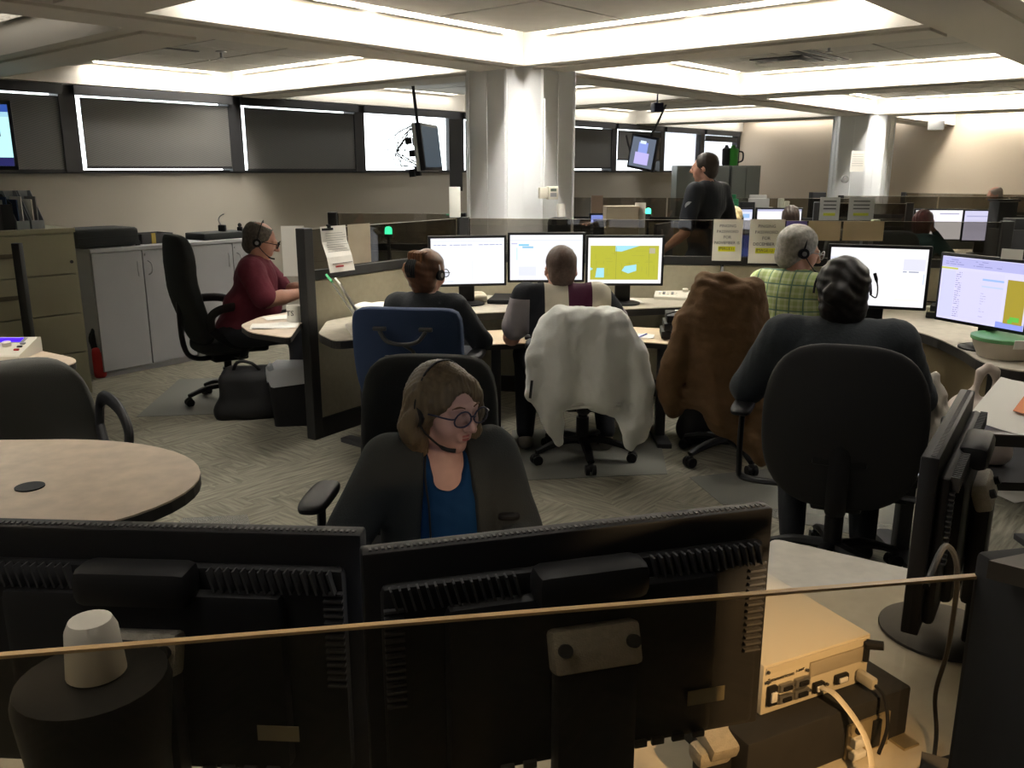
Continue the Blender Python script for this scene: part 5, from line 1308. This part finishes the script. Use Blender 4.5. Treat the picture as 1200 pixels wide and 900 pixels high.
# ============================================================ near workstation behind the glass
darktex = mat('textured grey casting', (.40, .37, .31), .45, metal=.35, bump=.5, bscale=500, var=.1, vscale=120)
nd = [(-1.6, .72), (1.35, 1.02), (1.45, 1.55), (1.02, 1.86), (.95, 1.91), (.68, 2.085), (.46, 1.72), (.0, 1.60), (-.7, 1.60), (-1.6, 1.75)]
worktop('pale near worktop behind the glass, under the three near monitors', roundcorners(nd, .03), .75, lam2, legs=[(-1.2, 1.2), (.9, 1.5, .5), (.7, 1.9, .6)], th=.045)
def near_monitor(label, pc, rz, w=.56, h=.335, zb=.146, stand=True, lean=.0):
    t = thing('monitor', label, 'monitor', (pc[0], pc[1], .751), rz)
    zc = zb+h/2
    a = B().box((0, 0, zc), (w, .03, h), bev=.004)
    a.build('bezel', black, t)
    # back shell, local +Y is the back
    s_ = B().box((0, .024, zc-.012), (w*.93, .022, h*.84), bev=.010).box((0, .040, zc-.02), (w*.66, .03, h*.72), bev=.014)
    s_.box((0, .050, zb+h*.84), (w*.27, .055, h*.15), bev=.016).build('back_shell', black, t)
    v = B()
    nrow = 46
    for k in range(nrow):
        x = -w*.44+k*(w*.88)/(nrow-1)
        if abs(x) > w*.15: v.box((x, .040, zb+h*.845), (.0028, .014, .030), rot=(0, .25, 0))
    for k in range(14):
        for sx in (-1, 1): v.box((sx*w*.44, .038, zb+h*.80-k*.010), (.024, .008, .003))
    for k in range(70):
        x = -w*.48+k*(w*.96)/69; v.box((x, .004, zb+h+.0006), (.0035, .008, .002))
    finish(v.build('vent_ribs', dgrey, t, smooth=False), kind='stuff')
    screen_part(t, w-.036, h-.036, [(0, .92, 1, .93, (.7, .75, .9))], y=-.0165, zc=zc, s=.55)
    B().box((0, .072, zb+h*.60), (.118, .032, .055), rot=(.35, 0, 0), bev=.007).build('hinge_bracket', darktex, t)
    hb = B()
    for sx in (-1, 1): hb.cyl((sx*.045, .082, zb+h*.62), (sx*.045, .0945, zb+h*.62+.006), .0085, n=14)
    hb.build('bolt_hole', blackm, t)
    B().box((0, .075, zb+h*.24), (.11, .034, h*.62), bev=.01).box((0, .085, zb*.5), (.10, .03, zb+.02), bev=.008).build('stand_neck', black, t)
    B().lathe([(.12, 0), (.12, .006), (.10, .014), (.03, .018)], (0, .03, 0), 30).build('stand_base', dgrey, t)
    p = B()
    for k, x in enumerate((-.16, -.13, -.10, -.075, .08, .11)): p.box((x, .058, zb+.035), (.018, .006, .010), bev=.001)
    p.build('port', dgrey, t)
    B().box((-.17, .0565, zb+.09), (.055, .001, .022)).build('sticker', mat('dim sticker', (.32, .28, .18), .6), t)
    for k in (0, 1): B().tube([(.03-.05*k, .06, zb+.03), (.04-.06*k, .11, zb-.01), (.02, .12, .06), (.05-.1*k, .13, .01)], .0035, 6, 6).build('cable', black, t)
    return t
near_monitor('near black monitor seen from behind, middle of the three, with a speckled grey hinge', (.085, 1.045), math.pi+math.radians(15.5))
near_monitor('near black monitor seen from behind at the left of the frame', (-.470, 1.045), math.pi-math.radians(3.5), h=.352, zb=.129)
near_monitor('tall black monitor seen edge-on on a round base at the right of the frame', (.865, 1.63), math.radians(237), zb=.12)
B().box((0, 0, 0), (.085, .05, .028), rot=(.1, 0, 0), bev=.008)
t = thing('metal_foot', 'speckled grey metal foot leaning beside the white port box', 'bracket', (.335, 1.17, .751), math.radians(20))
B().box((0, 0, .075), (.09, .06, .03), rot=(.35, 0, 0), bev=.008).box((-.03, .0, .055), (.06, .04, .03), bev=.01).build('casting', darktex, t); B().box((0, .01, .03), (.08, .05, .06), bev=.006).build('block', black, t)
# black box and the cream port box on it
ang = math.radians(26)
t = thing('black_computer_box', 'flat black equipment box on the near desk with a metal port panel', 'computer', (.355, 1.125, .751), ang)
B().b2(0, .35, 0, .34, 0, .092, bev=.005).build('case', blackm, t)
gold = mat('connector metal', (.45, .38, .25), .35, metal=.7)
pp = B().b2(.205, .30, -.004, .0, -.0, .062).build('port_panel', gold, t, smooth=False)
B().box((.225, -.008, .03), (.026, .012, .016), bev=.002).box((.225, -.008, .008), (.03, .014, .012), bev=.002).build('connector', tape, pp)
B().cyl((.228, -.007, .05), (.228, -.003, .05), .008).box((.268, -.006, .032), (.018, .006, .050), bev=.002).build('socket', black, pp)
B().b2(.31, .345, -.03, .01, .0, .004).build('metal_tab', gold, t)
crm = mat('warm cream metal', (.50, .46, .37), .5, bump=.04, bscale=200)
t = thing('port_box', 'cream metal box with rows of cable ports on top of the flat black box', 'computer', Vector((.392, 1.195, .844)), ang-.01)
B().b2(0, .228, 0, .36, 0, .088, bev=.003).build('case', crm, t)
B().b2(.004, .224, -.002, .0, .072, .084).build('front_lip', crm, t, smooth=False)
B().b2(.095, .222, -.004, 0, .044, .070, bev=.001).build('blank_plate', mat('card slot plate', (.40, .36, .29), .4, metal=.3), t)
for k, (x, z, w_, h_) in enumerate(((.017, .034, .018, .034), (.045, .042, .028, .014), (.045, .022, .028, .014), (.078, .042, .030, .016), (.078, .022, .030, .016), (.115, .022, .022, .018), (.165, .024, .028, .016))):
    s_ = B().box((x, -.004, z), (w_, .008, h_), bev=.002).build('port', mat('port shell', (.30, .30, .30), .3, metal=.8) if 0 < k < 5 else black, t)
    B().box((x, -.009, z), (w_*.62, .004, h_*.5), bev=.001).build('socket', black if 0 < k < 5 else tape, s_)
sc_ = B()
for x, z in ((.006, .078), (.218, .078), (.088, .060), (.006, .060), (.088, .045), (.062, .042), (.030, .030), (.096, .022), (.134, .022)): sc_.cyl((x, -.003, z), (x, -.006, z), .0028, n=8)
sc_.build('screw', dgrey, t)
text('printed_name', 'Symmetricom', .0095, rail_m, t, (.036, -.0012, .060)); text('printed_model', 'S-200T', .006, rail_m, t, (.075, -.0012, .062))
R_ = Matrix.Rotation(ang, 4, 'Z'); bo = Vector((.392, 1.195, .844))
def PB_(x, y, z): return bo+R_ @ Vector((x, y, z))
finish(B().tube([PB_(.115, -.01, .024), PB_(.120, -.04, .024), PB_(.135, -.085, -.02), PB_(.12, -.12, -.06), PB_(.08, -.15, -.093)], .0042, 8, 6, (1.6, .6)).build('network_cable', mat('white cable', (.5, .46, .38), .4)), 'white network cable curving down from the cream port box', 'cable')
t = thing('cable_plug', 'grey plug with a black cable at the right end of the cream port box', 'plug', PB_(.205, -.004, .02), ang)
B().box((0, -.018, 0), (.014, .036, .020), bev=.004).build('plug_body', mat('plug', (.35, .33, .28), .4), t)
B().tube([(0, -.03, 0), (.0, -.055, -.01), (-.01, -.075, -.05), (-.03, -.08, -.09)], .003, 6, 5).build('cord', black, t)
t = finish(B().cyl((0, 0, 0), (0, 0, .034), .0055).cyl((0, 0, .03), (.022, -.012, .034), .0085, .0075).build('antenna_elbow', black, None, PB_(.214, -.008, .045)), 'black right-angle connector standing at the corner of the port box', 'connector')
finish(B().tube([(.42, .80, 1.27), (.50, .92, 1.26), (.58, 1.03, 1.17), (.66, 1.17, .98), (.70, 1.26, .84), (.70, 1.24, .77), (.62, 1.10, .757)], .0035, 8, 6).build('thick_cable', black), 'thick black cable hanging in a loop from the partition post to the near desk', 'cable')
finish(B().tube([(.50, 1.05, .756), (.68, 1.20, .756), (.9, 1.25, .756)], .005, 6, 4).build('desk_cable', black), 'black cable lying on the near desk at the lower right', 'cable')
finish(B().tube([(.13, 1.0, .86), (.17, .97, .80), (.22, 1.0, .768), (.34, 1.06, .758), (.40, 1.03, .757)], .0035, 6, 6).build('adapter_cable', black), 'thin black cable dangling beside the middle near monitor', 'cable')
# near partition
ga, gb = Vector((-1.05, .462)), Vector((.432, .704))
t = partition('near low partition with a tinted glass top, right in front of the camera', ga, gb, posts=(0,), n=1, gl=fglass, z_op=1.05)
for o in t.children:
    if o.name.startswith('glass_edge'): o.data.materials[0] = mat('glass edge with painted glow', (.55, .36, .17), .3)  # orange glow of the warm light is put into the edge colour
t = thing('partition_post', 'black three-way partition post with a flat angular cap at the lower right corner', 'post', (.468, .665, 0), 0)
B().box((0, 0, .68), (.10, .10, 1.35), rot=(0, 0, .2), bev=.006).box((.10, .06, .53), (.30, .06, 1.06), rot=(0, 0, -.5)).build('post_body', blackm, t)
cap = [(-.075, -.01), (-.02, -.055), (.045, -.05), (.09, -.03), (.09, .055), (.02, .055), (.005, .04), (-.02, .01)]
B().prism(cap, 1.352, 1.368).build('post_cap', mat('dark bronze cap', (.09, .075, .06), .4, metal=.3), t, smooth=False)
B().cyl((.035, .0, 1.368), (.035, .0, 1.371), .012).build('cap_screw', metal, t)
# round black speaker with white cup, bottom left
p = aty(95, 880, .80)
t = thing('speaker', 'round black speaker behind the glass at the lower left, carrying a white cup', 'speaker', (p.x, .84, .751), 0)
B().lathe([(.06, 0), (.07, .02), (.072, .28), (.082, .375), (.078, .39), (.05, .395)], n=28).build('body', black, t)
c0 = Vector((p.x+.006, .84, 1.148))
t = finish(B().lathe([(.031, 0), (.027, .052), (.022, .063), (.010, .067)], n=24).build('white_cup', mat('warm white cup', (.6, .56, .48), .5), None, c0), 'white upturned cup on the round black speaker at the lower left', 'cup')
# grey arm of a chair poking up right of the woman
# unseen warm lamp, set right of the frame to warm the near desk
L = bpy.data.lights.new('unseen_warm_bulb', 'SPOT'); L.energy = UNSEEN_WARM; L.color = (1, .66, .33); L.spot_size = math.radians(52); L.shadow_soft_size = .02; L.spot_blend = .6
t = thing('unseen_warm_lamp', 'unseen small warm lamp set behind the near partition post', 'lamp', (.70, .42, 1.05), 0)
lo = bpy.data.objects.new('bulb', L); COL.objects.link(lo); lo.parent = t; lo.location = (0, 0, .42)
lo.rotation_euler = (Vector((.30, 1.12, .86))-Vector((.70, .42, 1.47))).to_track_quat('-Z', 'Y').to_euler()
B().cyl((.03, -.05, 0), (.03, -.05, .44), .008).cyl((0, -.01, .425), (.02, -.06, .45), .04, .02, caps=False).build('lamp_stand', dgrey, t)
# ============================================================ far part of the room
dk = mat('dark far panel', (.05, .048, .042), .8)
P4 = partition('far low partition with glass top behind the officer, left stretch', (.80, 11.9), (4.6, 11.4), posts=(0, .5), n=3, fabm=fabric)
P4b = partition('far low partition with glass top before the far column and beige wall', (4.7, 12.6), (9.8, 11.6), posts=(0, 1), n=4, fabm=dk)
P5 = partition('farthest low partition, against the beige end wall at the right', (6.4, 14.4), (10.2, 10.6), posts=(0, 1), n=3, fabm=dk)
# worktops behind the middle partition
worktop('far worktop just behind the middle partition, left of the officer', [(.9, 7.25), (2.9, 7.0), (3.1, 7.9), (1.0, 8.1)], .76, edge_m, legs=[(1.1, 7.7), (2.8, 7.5)], edge=edge_m)
worktop('far worktop carrying the two monitors left of the far column', [(2.4, 10.9), (4.9, 10.4), (5.0, 9.8), (2.4, 9.9)], .76, lam2, legs=[(2.6, 10.3), (4.6, 10.2)]).location.y += .2
worktop('far worktop carrying the two monitors at the far right', [(4.9, 10.6), (7.6, 10.2), (7.5, 9.5), (4.9, 9.9)], .76, lam2, legs=[(5.2, 10.2), (7.0, 9.9)])
def farmon(label, px0, px1, y, rects, base, rz, **k):
    a, b = aty(px0, 260, y), aty(px1, 260, y); w_ = (b.x-a.x)/math.cos(rz)
    return monitor(label, ((a.x+b.x)/2, y, .762), rz, rects, w=w_, h=.36, zb=.14, base=base, **k)
LV = (.78, .80, .97)
farmon('far monitor with a pale blue page beside the officer, behind the blonde head', 849, 882, 10.2, [(.1, .7, .9, .85, (.35, .55, .85)), (0, .92, 1, 1, (.5, .55, .8))], LV, -.05)
farmon('far monitor with a white page and a small red figure, left of the dark-haired head', 885, 939, 10.25, [(.22, .10, .32, .55, (.30, .08, .05)), (.18, .45, .36, .62, (.40, .18, .12)), (0, .93, 1, 1, (.5, .5, .7))], (.95, .92, .98), -.05)
farmon('far monitor with a white two-column page, left of the far right pair', 1071, 1128, 10.0, [(.02, .86, .35, .90, (.45, .45, .6)), (.5, .86, .9, .90, (.45, .45, .6)), (.42, .1, .425, .85, (.6, .6, .75))], (.97, .94, 1), -.12)
farmon('far monitor with a lavender page, right of the far right pair', 1130, 1175, 9.8, [(.05, .80, .95, .84, (.42, .42, .65)), (.7, .68, .95, .78, (.35, .5, .75)), (.05, .3, .6, .7, (.62, .60, .80))], (.66, .64, .86), -.25)
farmon('small far monitor with a blue-violet screen left of the beige box', 690, 716, 8.9, [(.3, .1, .6, .6, (.9, .9, 1)), (0, .85, 1, 1, (.2, .25, .6))], (.30, .34, .68), .1)
b1 = worktop('narrow far worktop under the small violet monitor', [(.5, 8.6), (1.7, 8.5), (1.8, 9.3), (.5, 9.4)], .76, edge_m, legs=[(.8, 9.0), (1.5, 8.9)], edge=edge_m)
# beige box and papers
t = thing('beige_box', 'beige fabric-covered box standing behind the middle partition', 'box', aty(727, 300, 7.5)*1, .05)
t.location.z = .762
p = aty(708, 241, 7.5); q = aty(745, 273, 7.5)
t.location = ((p.x+q.x)/2, 7.45, .762); B().b2((p.x-q.x)/2, (q.x-p.x)/2, -.10, .10, 0, p.z-.762, bev=.004).build('box_body', beigepaper, t, smooth=False)
t = finish(B().b2(-.045, .045, -.001, .001, -.15, .13).build('white_list', white, None, aty(750, 256, 7.4), (0, 0, -.3), smooth=False), 'tall white printed list beside the beige box', 'paper')
t = thing('tan_box', 'tall tan carton standing on the far partition line left of the beige box', 'box', (aty(703, 236, 9.9).x, 10.25, 0), 0)
B().box((0, 0, .70), (.13, .10, 1.40)).build('box_body', mat('tan carton', (.35, .25, .19), .8), t)
for px, lab in ((668, 'black ribbed equipment tower behind the partition, right of the column'), (684, 'second black equipment tower beside the column')):
    t = thing('equipment_tower', lab, 'electronics', (aty(px+4, 262, 7.6).x, 7.6, .0), 0)
    B().box((0, 0, .62), (.13, .2, 1.24), bev=.01).build('case', blackm, t)
    b = B(); [b.box((0, -.102, .8+.03*k), (.10, .006, .012)) for k in range(14)]; b.build('vents', dgrey, t)
t = thing('speaker', 'round black speaker behind the partition, before the violet monitor', 'speaker', (aty(705, 270, 7.55).x, 7.55, .762), 0)
B().lathe([(.06, 0), (.085, .05), (.095, .40), (.09, .48), (.04, .50)], n=24).build('body', black, t)
beacon('green glowing beacon lamp in the far area behind the beige box', Vector((aty(760, 240, 8.4).x, 8.4, .762)), .50)
worktop('slim far worktop under the second beacon lamp', [(1.0, 8.15), (2.2, 8.1), (2.2, 8.55), (1.0, 8.55)], .76, edge_m, legs=[(1.2, 8.3), (2.0, 8.3)], edge=edge_m)
t = thing('black_monitor_back', 'black monitor seen from the side right of the second green beacon', 'monitor', (aty(773, 255, 8.0).x, 7.75, .762), 1.1)
B().box((0, 0, .30), (.5, .03, .34), bev=.005).build('housing', dgrey, t); B().box((0, .04, .1), (.1, .03, .22)).lathe([(.1, 0), (.1, .01), (.02, .02)]).build('stand', black, t)
b = B()
keyboard('black keyboard on the far worktop behind the map monitor', Vector((1.45, 7.32, .761)), -.1)
keyboard('second black keyboard on the far worktop, left of the November notice', Vector((2.05, 7.25, .761)), -.15)
t = thing('blue_monitor', 'dark monitor with a blue-lit screen before the officer\'s waist', 'monitor', (1.95, 7.62, .762), math.pi*.0-.1)
B().box((0, 0, .26), (.42, .03, .26), bev=.005).box((0, .04, .08), (.08, .03, .16)).lathe([(.1, 0), (.1, .01), (.02, .02)]).build('housing', black, t)
screen_part(t, .39, .23, [(.05, .2, .95, .5, (.03, .05, .22))], (.015, .025, .12), y=-.020, zc=.26, s=1.)
# tall grey cabinets near the far window corner, tumbler on top
for k, (x0, x1, lab) in enumerate(((792, 853, 'tall grey-green storage cabinet behind the officer\'s back'), (855, 889, 'tall grey-green storage cabinet at the far window corner, under the green tumbler'))):
    a, c = aty(x0, 240, 14.2), aty(x1, 240, 14.2)
    t = thing('tall_cabinet', lab, 'cabinet', (a.x, 14.2, 0), 0)
    w_ = c.x-a.x; gm_ = mat('grey green cabinet', (.19, .20, .18), .5)
    B().b2(0, w_, .02, .5, 0, 1.76).build('body', gm_, t, smooth=False)
    for j in (0, 1): d = B().b2(.01+j*w_/2, w_/2-.01+j*w_/2, 0, .02, .05, 1.74, bev=.004).build('door', gm_, t, smooth=False); B().b2(w_/2-.05+j*.08, w_/2-.03+j*.08, -.03, 0, .9, 1.1).build('handle', metal, d)
for px, lab, mm, rr in ((859, 'bright green tumbler with a handle on top of the far cabinet', mat('green tumbler', (.05, .32, .04), .4), .085), (851, 'black mug beside the green tumbler on the far cabinet', black, .07)):
    t = thing('tumbler', lab, 'mug', (aty(px, 190, 14.4).x, 14.42, 1.762), 0)
    B().lathe([(rr*.75, 0), (rr*.9, .02), (rr, .22), (rr, .26), (rr*.5, .28), (rr*.3, .32)], n=18).build('cup', mm, t)
    B().tube([(rr, 0, .22), (rr+.07, 0, .2), (rr+.07, 0, .08), (rr*.9, 0, .05)], .014, 6, 4).build('handle', black, t)
finish(B().lathe([(.05, 0), (.055, .12), (.03, .14), (.03, .16)], n=14).build('yellow_jar', mat('yellow lid', (.55, .50, .12), .5), None, (aty(856, 190, 14.4).x+.02, 14.6, 1.762)), 'yellow-topped jar behind the green tumbler', 'jar')
# clutter on far partitions / desks
def stand(name, label, cat, px, y, z0, parts, mm):
    t = thing(name, label, cat, (aty(px, 240, y).x, y, z0), 0)
    b = B()
    for q in parts: b.box(*q[:2], bev=q[2] if len(q) > 2 else .004)
    b.build('body', mm, t); return t
stand('green_bottle', 'green bottle on the far worktop right of the officer', 'bottle', 859, 10.3, .762, [((0, 0, .30), (.10, .10, .60)), ((0, 0, .62), (.05, .05, .06))], mat('green bottle', (.03, .22, .10), .3))
stand('paper_rack', 'wire rack of white papers on the far worktop, right of the green bottle', 'rack', 889, 10.4, .762, [((0, 0, .30), (.24, .04, .60)), ((0, .05, .34), (.2, .03, .60))], mat('rack papers', (.40, .40, .38), .6))
stand('black_caddy', 'black caddy between the green bottle and the paper rack', 'caddy', 875, 10.4, .762, [((0, 0, .28), (.16, .14, .56))], blackm)
stand('cream_bottle', 'small cream bottles on the far partition above the dark-haired head', 'bottle', 915, 10.4, .762, [((0, 0, .3), (.06, .06, .60)), ((.07, 0, .28), (.05, .05, .58)), ((-.12, 0, .25), (.05, .05, .5))], mat('dull cream', (.45, .45, .36), .5))
stand('black_speaker', 'black square speaker on the far partition line left of the far column', 'speaker', 957, 11.8, .0, [((0, 0, .70), (.18, .16, 1.40))], blackm)
stand('green_cup_tray', 'pale green cup on a black tray before the far column', 'cup', 1028, 9.2, .762, [((0, 0, .36), (.07, .07, .12)), ((0, 0, .28), (.28, .2, .02)), ((0, 0, .14), (.05, .05, .28))], mat('pale green', (.40, .42, .28), .5))
stand('wire_basket', 'black wire basket on the far partition at the right edge', 'basket', 1176, 9.4, .0, [((0, 0, .68), (.20, .2, 1.36)), ((0, 0, 1.375), (.24, .22, .02))], blackm)
stand('black_monitor_back', 'dark equipment stack at the right edge before the far partition', 'electronics', 1192, 7.4, .0, [((0, 0, .60), (.26, .3, 1.20)), ((.05, 0, 1.24), (.2, .2, .1))], blackm)
# reversed notices seen through the glass
for px0, px1, lab in ((961, 981, 'far white notice with a yellow stripe, left of the far column'), (995, 1021, 'far white notice with a yellow stripe on the glass before the far column'), ):
    a, c = aty(px0, 231, 9.75), aty(px1, 258, 9.75)
    t = thing('paper_sign', lab, 'sign', ((a.x+c.x)/2, 9.72, (a.z+c.z)/2), -.15)
    w_, h_ = c.x-a.x, a.z-c.z
    B().b2(-w_/2, w_/2, -.001, .001, -h_/2, h_/2).build('sheet', mat('dull paper', (.42, .43, .42), .8), t, smooth=False)
    B().b2(-w_*.3, w_*.3, -.003, -.0015, -h_*.3, -h_*.18).build('highlighter_mark', mat('dull yellow', (.42, .46, .05), .7), t, smooth=False)
    b = B(); [b.b2(-w_*.32, w_*.32, -.003, -.0015, h_*(.30-.16*k), h_*(.35-.16*k)) for k in range(3)]; b.build('printed_line', dgrey, t, smooth=False)
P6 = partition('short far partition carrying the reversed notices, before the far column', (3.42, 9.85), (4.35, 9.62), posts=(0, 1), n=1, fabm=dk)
# notice and knob on far column
q = aty(1005, 189, 12.35)
t = thing('notice', 'white paper notice on the far column', 'paper', q, math.radians(6))
B().b2(-.10, .10, -.002, .0, -.14, .14).build('sheet', white, t, smooth=False)
b = B(); [b.b2(-.08, .08, -.004, -.0025, .09-.03*k, .094-.03*k) for k in range(6)]; b.build('printed_line', greym, t, smooth=False)
finish(B().cyl((0, 0, 0), (0, -.06, 0), .05).cyl((0, -.06, 0), (0, -.08, 0), .03).build('wall_knob', greym, None, aty(989, 210, 12.45)), 'round grey valve knob on the far column below the notice', 'knob')
# televisions
tvb = mat('tv frame', (.012, .013, .02), .35)
def tv(label, loc, rz, w, h, rects, base, s, tilt=0):
    t = thing('television', label, 'television', loc, rot=(tilt, 0, rz))
    B().box((0, 0, 0), (w, .06, h), bev=.008).build('housing', tvb, t)
    screen_part(t, w-.06, h-.07, rects, base, y=-.0325, s=s)
    return t
t = tv('television with a pale cyan screen hanging at the left edge before the blinds', aty(-42, 158, 7.3), math.radians(30), .72, .56, [(0, .88, 1, 1, (.03, .08, .35)), (0, .80, 1, .88, (.35, .62, .75)), (.86, .48, .89, .60, (.04, .05, .1)), (0, .0, 1, .14, (.02, .02, .10))], (.50, .95, .97), .68)
B().cyl((0, .05, .2), (0, .05, HC-t.location.z), .02).build('ceiling_pole', rail_m, t)
t = tv('dark television hung in front of the open window, seen from the side', aty(503, 173, 9.9), math.radians(79), .70, .50, [], (.035, .05, .065), .8, 0)
t.rotation_euler = (math.radians(-6), 0, math.radians(79))
B().box((-.0, .04, 0), (.80, .03, .50), bev=.01).build('silver_back', tape, t)
B().cyl((0, .10, .0), (0, .10, HC-t.location.z), .018).box((0, .09, 0), (.3, .06, .2), bev=.01).build('ceiling_pole', rail_m, t)
b = B(); rr_ = random.Random(3)
for k in range(9):
    x0 = rr_.uniform(-.1, .2); b.tube([(x0, .12, .28), (x0+rr_.uniform(-.1, .1), .25+rr_.uniform(0, .25), rr_.uniform(0, .2)), (x0, .2+rr_.uniform(0, .2), rr_.uniform(-.2, -.05)), (x0, .10, -.2)], .005, 6, 5)
for k in range(8): b.box((rr_.uniform(-.1, .1), .14+rr_.uniform(0, .1), rr_.uniform(-.28, .15)), (.06, .06, .07))
b.build('cable_tangle', black, t)
t = tv('television with a blue-violet picture hung before the far windows', aty(754, 179, 12.2), math.radians(-38), .42, .46, [(.2, .1, .8, .5, (.42, .38, .70)), (.3, .5, .7, .85, (.22, .28, .62)), (.35, .8, .6, .9, (.6, .7, .8))], (.10, .12, .16), .8)
t.rotation_euler = (math.radians(0), math.radians(10), math.radians(-38))
B().tube([(0, .05, .1), (.10, .06, .42), (.22, .0, HC-t.location.z-.02)], .015, 6, 3).tube([(-.1, .04, -.2), (-.25, .05, .0), (-.35, .06, .18)], .014, 6, 3).build('ceiling_arm', dgrey, t)
t = thing('ceiling_speaker', 'small dark blue box hanging from the ceiling above the far television', 'speaker', aty(770, 126, 9.8), .3)
B().box((0, 0, 0), (.11, .11, .10), bev=.012).cyl((0, 0, .04), (0, 0, HC-t.location.z), .008).build('case', mat('dark blue case', (.008, .008, .045), .4), t)
t = finish(B().box((0, 0, 0), (.24, .04, .14), bev=.006).build('exit_box', greym, None, aty(1098, 137, 14.3), (0, 0, -.3)), 'small grey box fixed under the ceiling at the far right', 'sign')
t.location.z = HB-.07
# ---- far people
navyu = mat('dark police shirt', (.014, .017, .024), .75, bump=.1, bscale=60)
t, H = person('standing officer in a dark uniform shirt with a round shoulder patch, looking left', (1.63, 7.40, 0), math.radians(38), head=(0, .03, 1.70), yaw=math.radians(25), pitch=-.05, sitting=False, build_=1.05, res=.011,
    shirt=navyu, sleeve=.80, pants=jeans, hairm=mat('dark brown hair', (.035, .024, .018), .5), hair=hair_short(0, .010), collar=navyu, elbows=((-.27, -.02, 1.18), (.29, -.05, 1.18)), hands=((-.26, .22, 1.02), (.27, .08, .98)))
face_parts(t, H)
pa = mat('silver patch', (.55, .58, .60), .5)
B().cyl((-.250, -.038, 1.40), (-.268, -.052, 1.40), .036, n=20).cyl((-.252, -.040, 1.362), (-.270, -.054, 1.360), .024, n=12).build('shoulder_patch', pa, t)
B().box((-.15, .0, 1.545), (.06, .03, .008), rot=(0, -.3, 0)).build('epaulette_bar', pa, t)
t, H = person('seated blonde person seen from behind, right of the officer behind the November notice', (2.42, 9.55, 0), math.radians(-12), head=(0, .06, 1.17), fem=1, res=.013, detail=False, shirt=blackcloth, sleeve=1.9, pants=jeans,
    hairm=mat('blonde hair', (.42, .33, .16), .5, var=.2, vscale=30), hair=hair_bun(0, .0, .05, .016), headset=headset(1, False), fingers=False)
t, H = person('seated person with long dark brown hair seen from behind, left of the grey chair back', (2.98, 9.35, 0), math.radians(-8), head=(0, .06, 1.19), fem=1, res=.013, detail=False, shirt=blackcloth, sleeve=1.9, pants=jeans,
    hairm=mat('dark brown long hair', (.035, .022, .016), .5, var=.3, vscale=30), hair=hair_long(.28), fingers=False)
chair('grey swivel chair right of the long-haired person, back toward the camera', (3.34, 9.0, 0), math.radians(6), greyfab, back=(.50, .55, .10), back_z=1.12, arms=None)
t, H = person('seated person with long dark red hair, hand at the mouth, at the far right', (4.20, 9.0, 0), math.radians(-58), head=(0, .06, 1.16), yaw=-.2, fem=1, res=.012, shirt=mat('dark teal top', (.02, .06, .07), .8), sleeve=1.9, pants=jeans,
    hairm=mat('dark red hair', (.075, .018, .018), .5, var=.4, vscale=30), hair=hair_long(.36), hands=((-.10, .20, 1.05), (.04, .19, 1.07)), elbows=((-.20, .22, .84), (.20, .24, .84)))
chair('black swivel chair behind the red-haired person', (3.92, 9.05, 0), math.radians(-20), charcoal, back=(.55, .55, .10), back_z=1.10, arms=None)
t, H = person('elderly gray-haired man at the far right, seen over the monitors', (7.15, 12.9, 0), math.radians(75), head=(0, .08, 1.33), yaw=.1, pitch=-.3, res=.013, shirt=mat('pale gray shirt', (.25, .24, .22), .8), sleeve=1.6, pants=jeans, hairm=mat('thin gray hair', (.36, .30, .26), .7), hair=hair_short(.8, .006), fingers=False, shoulder_z=1.12)
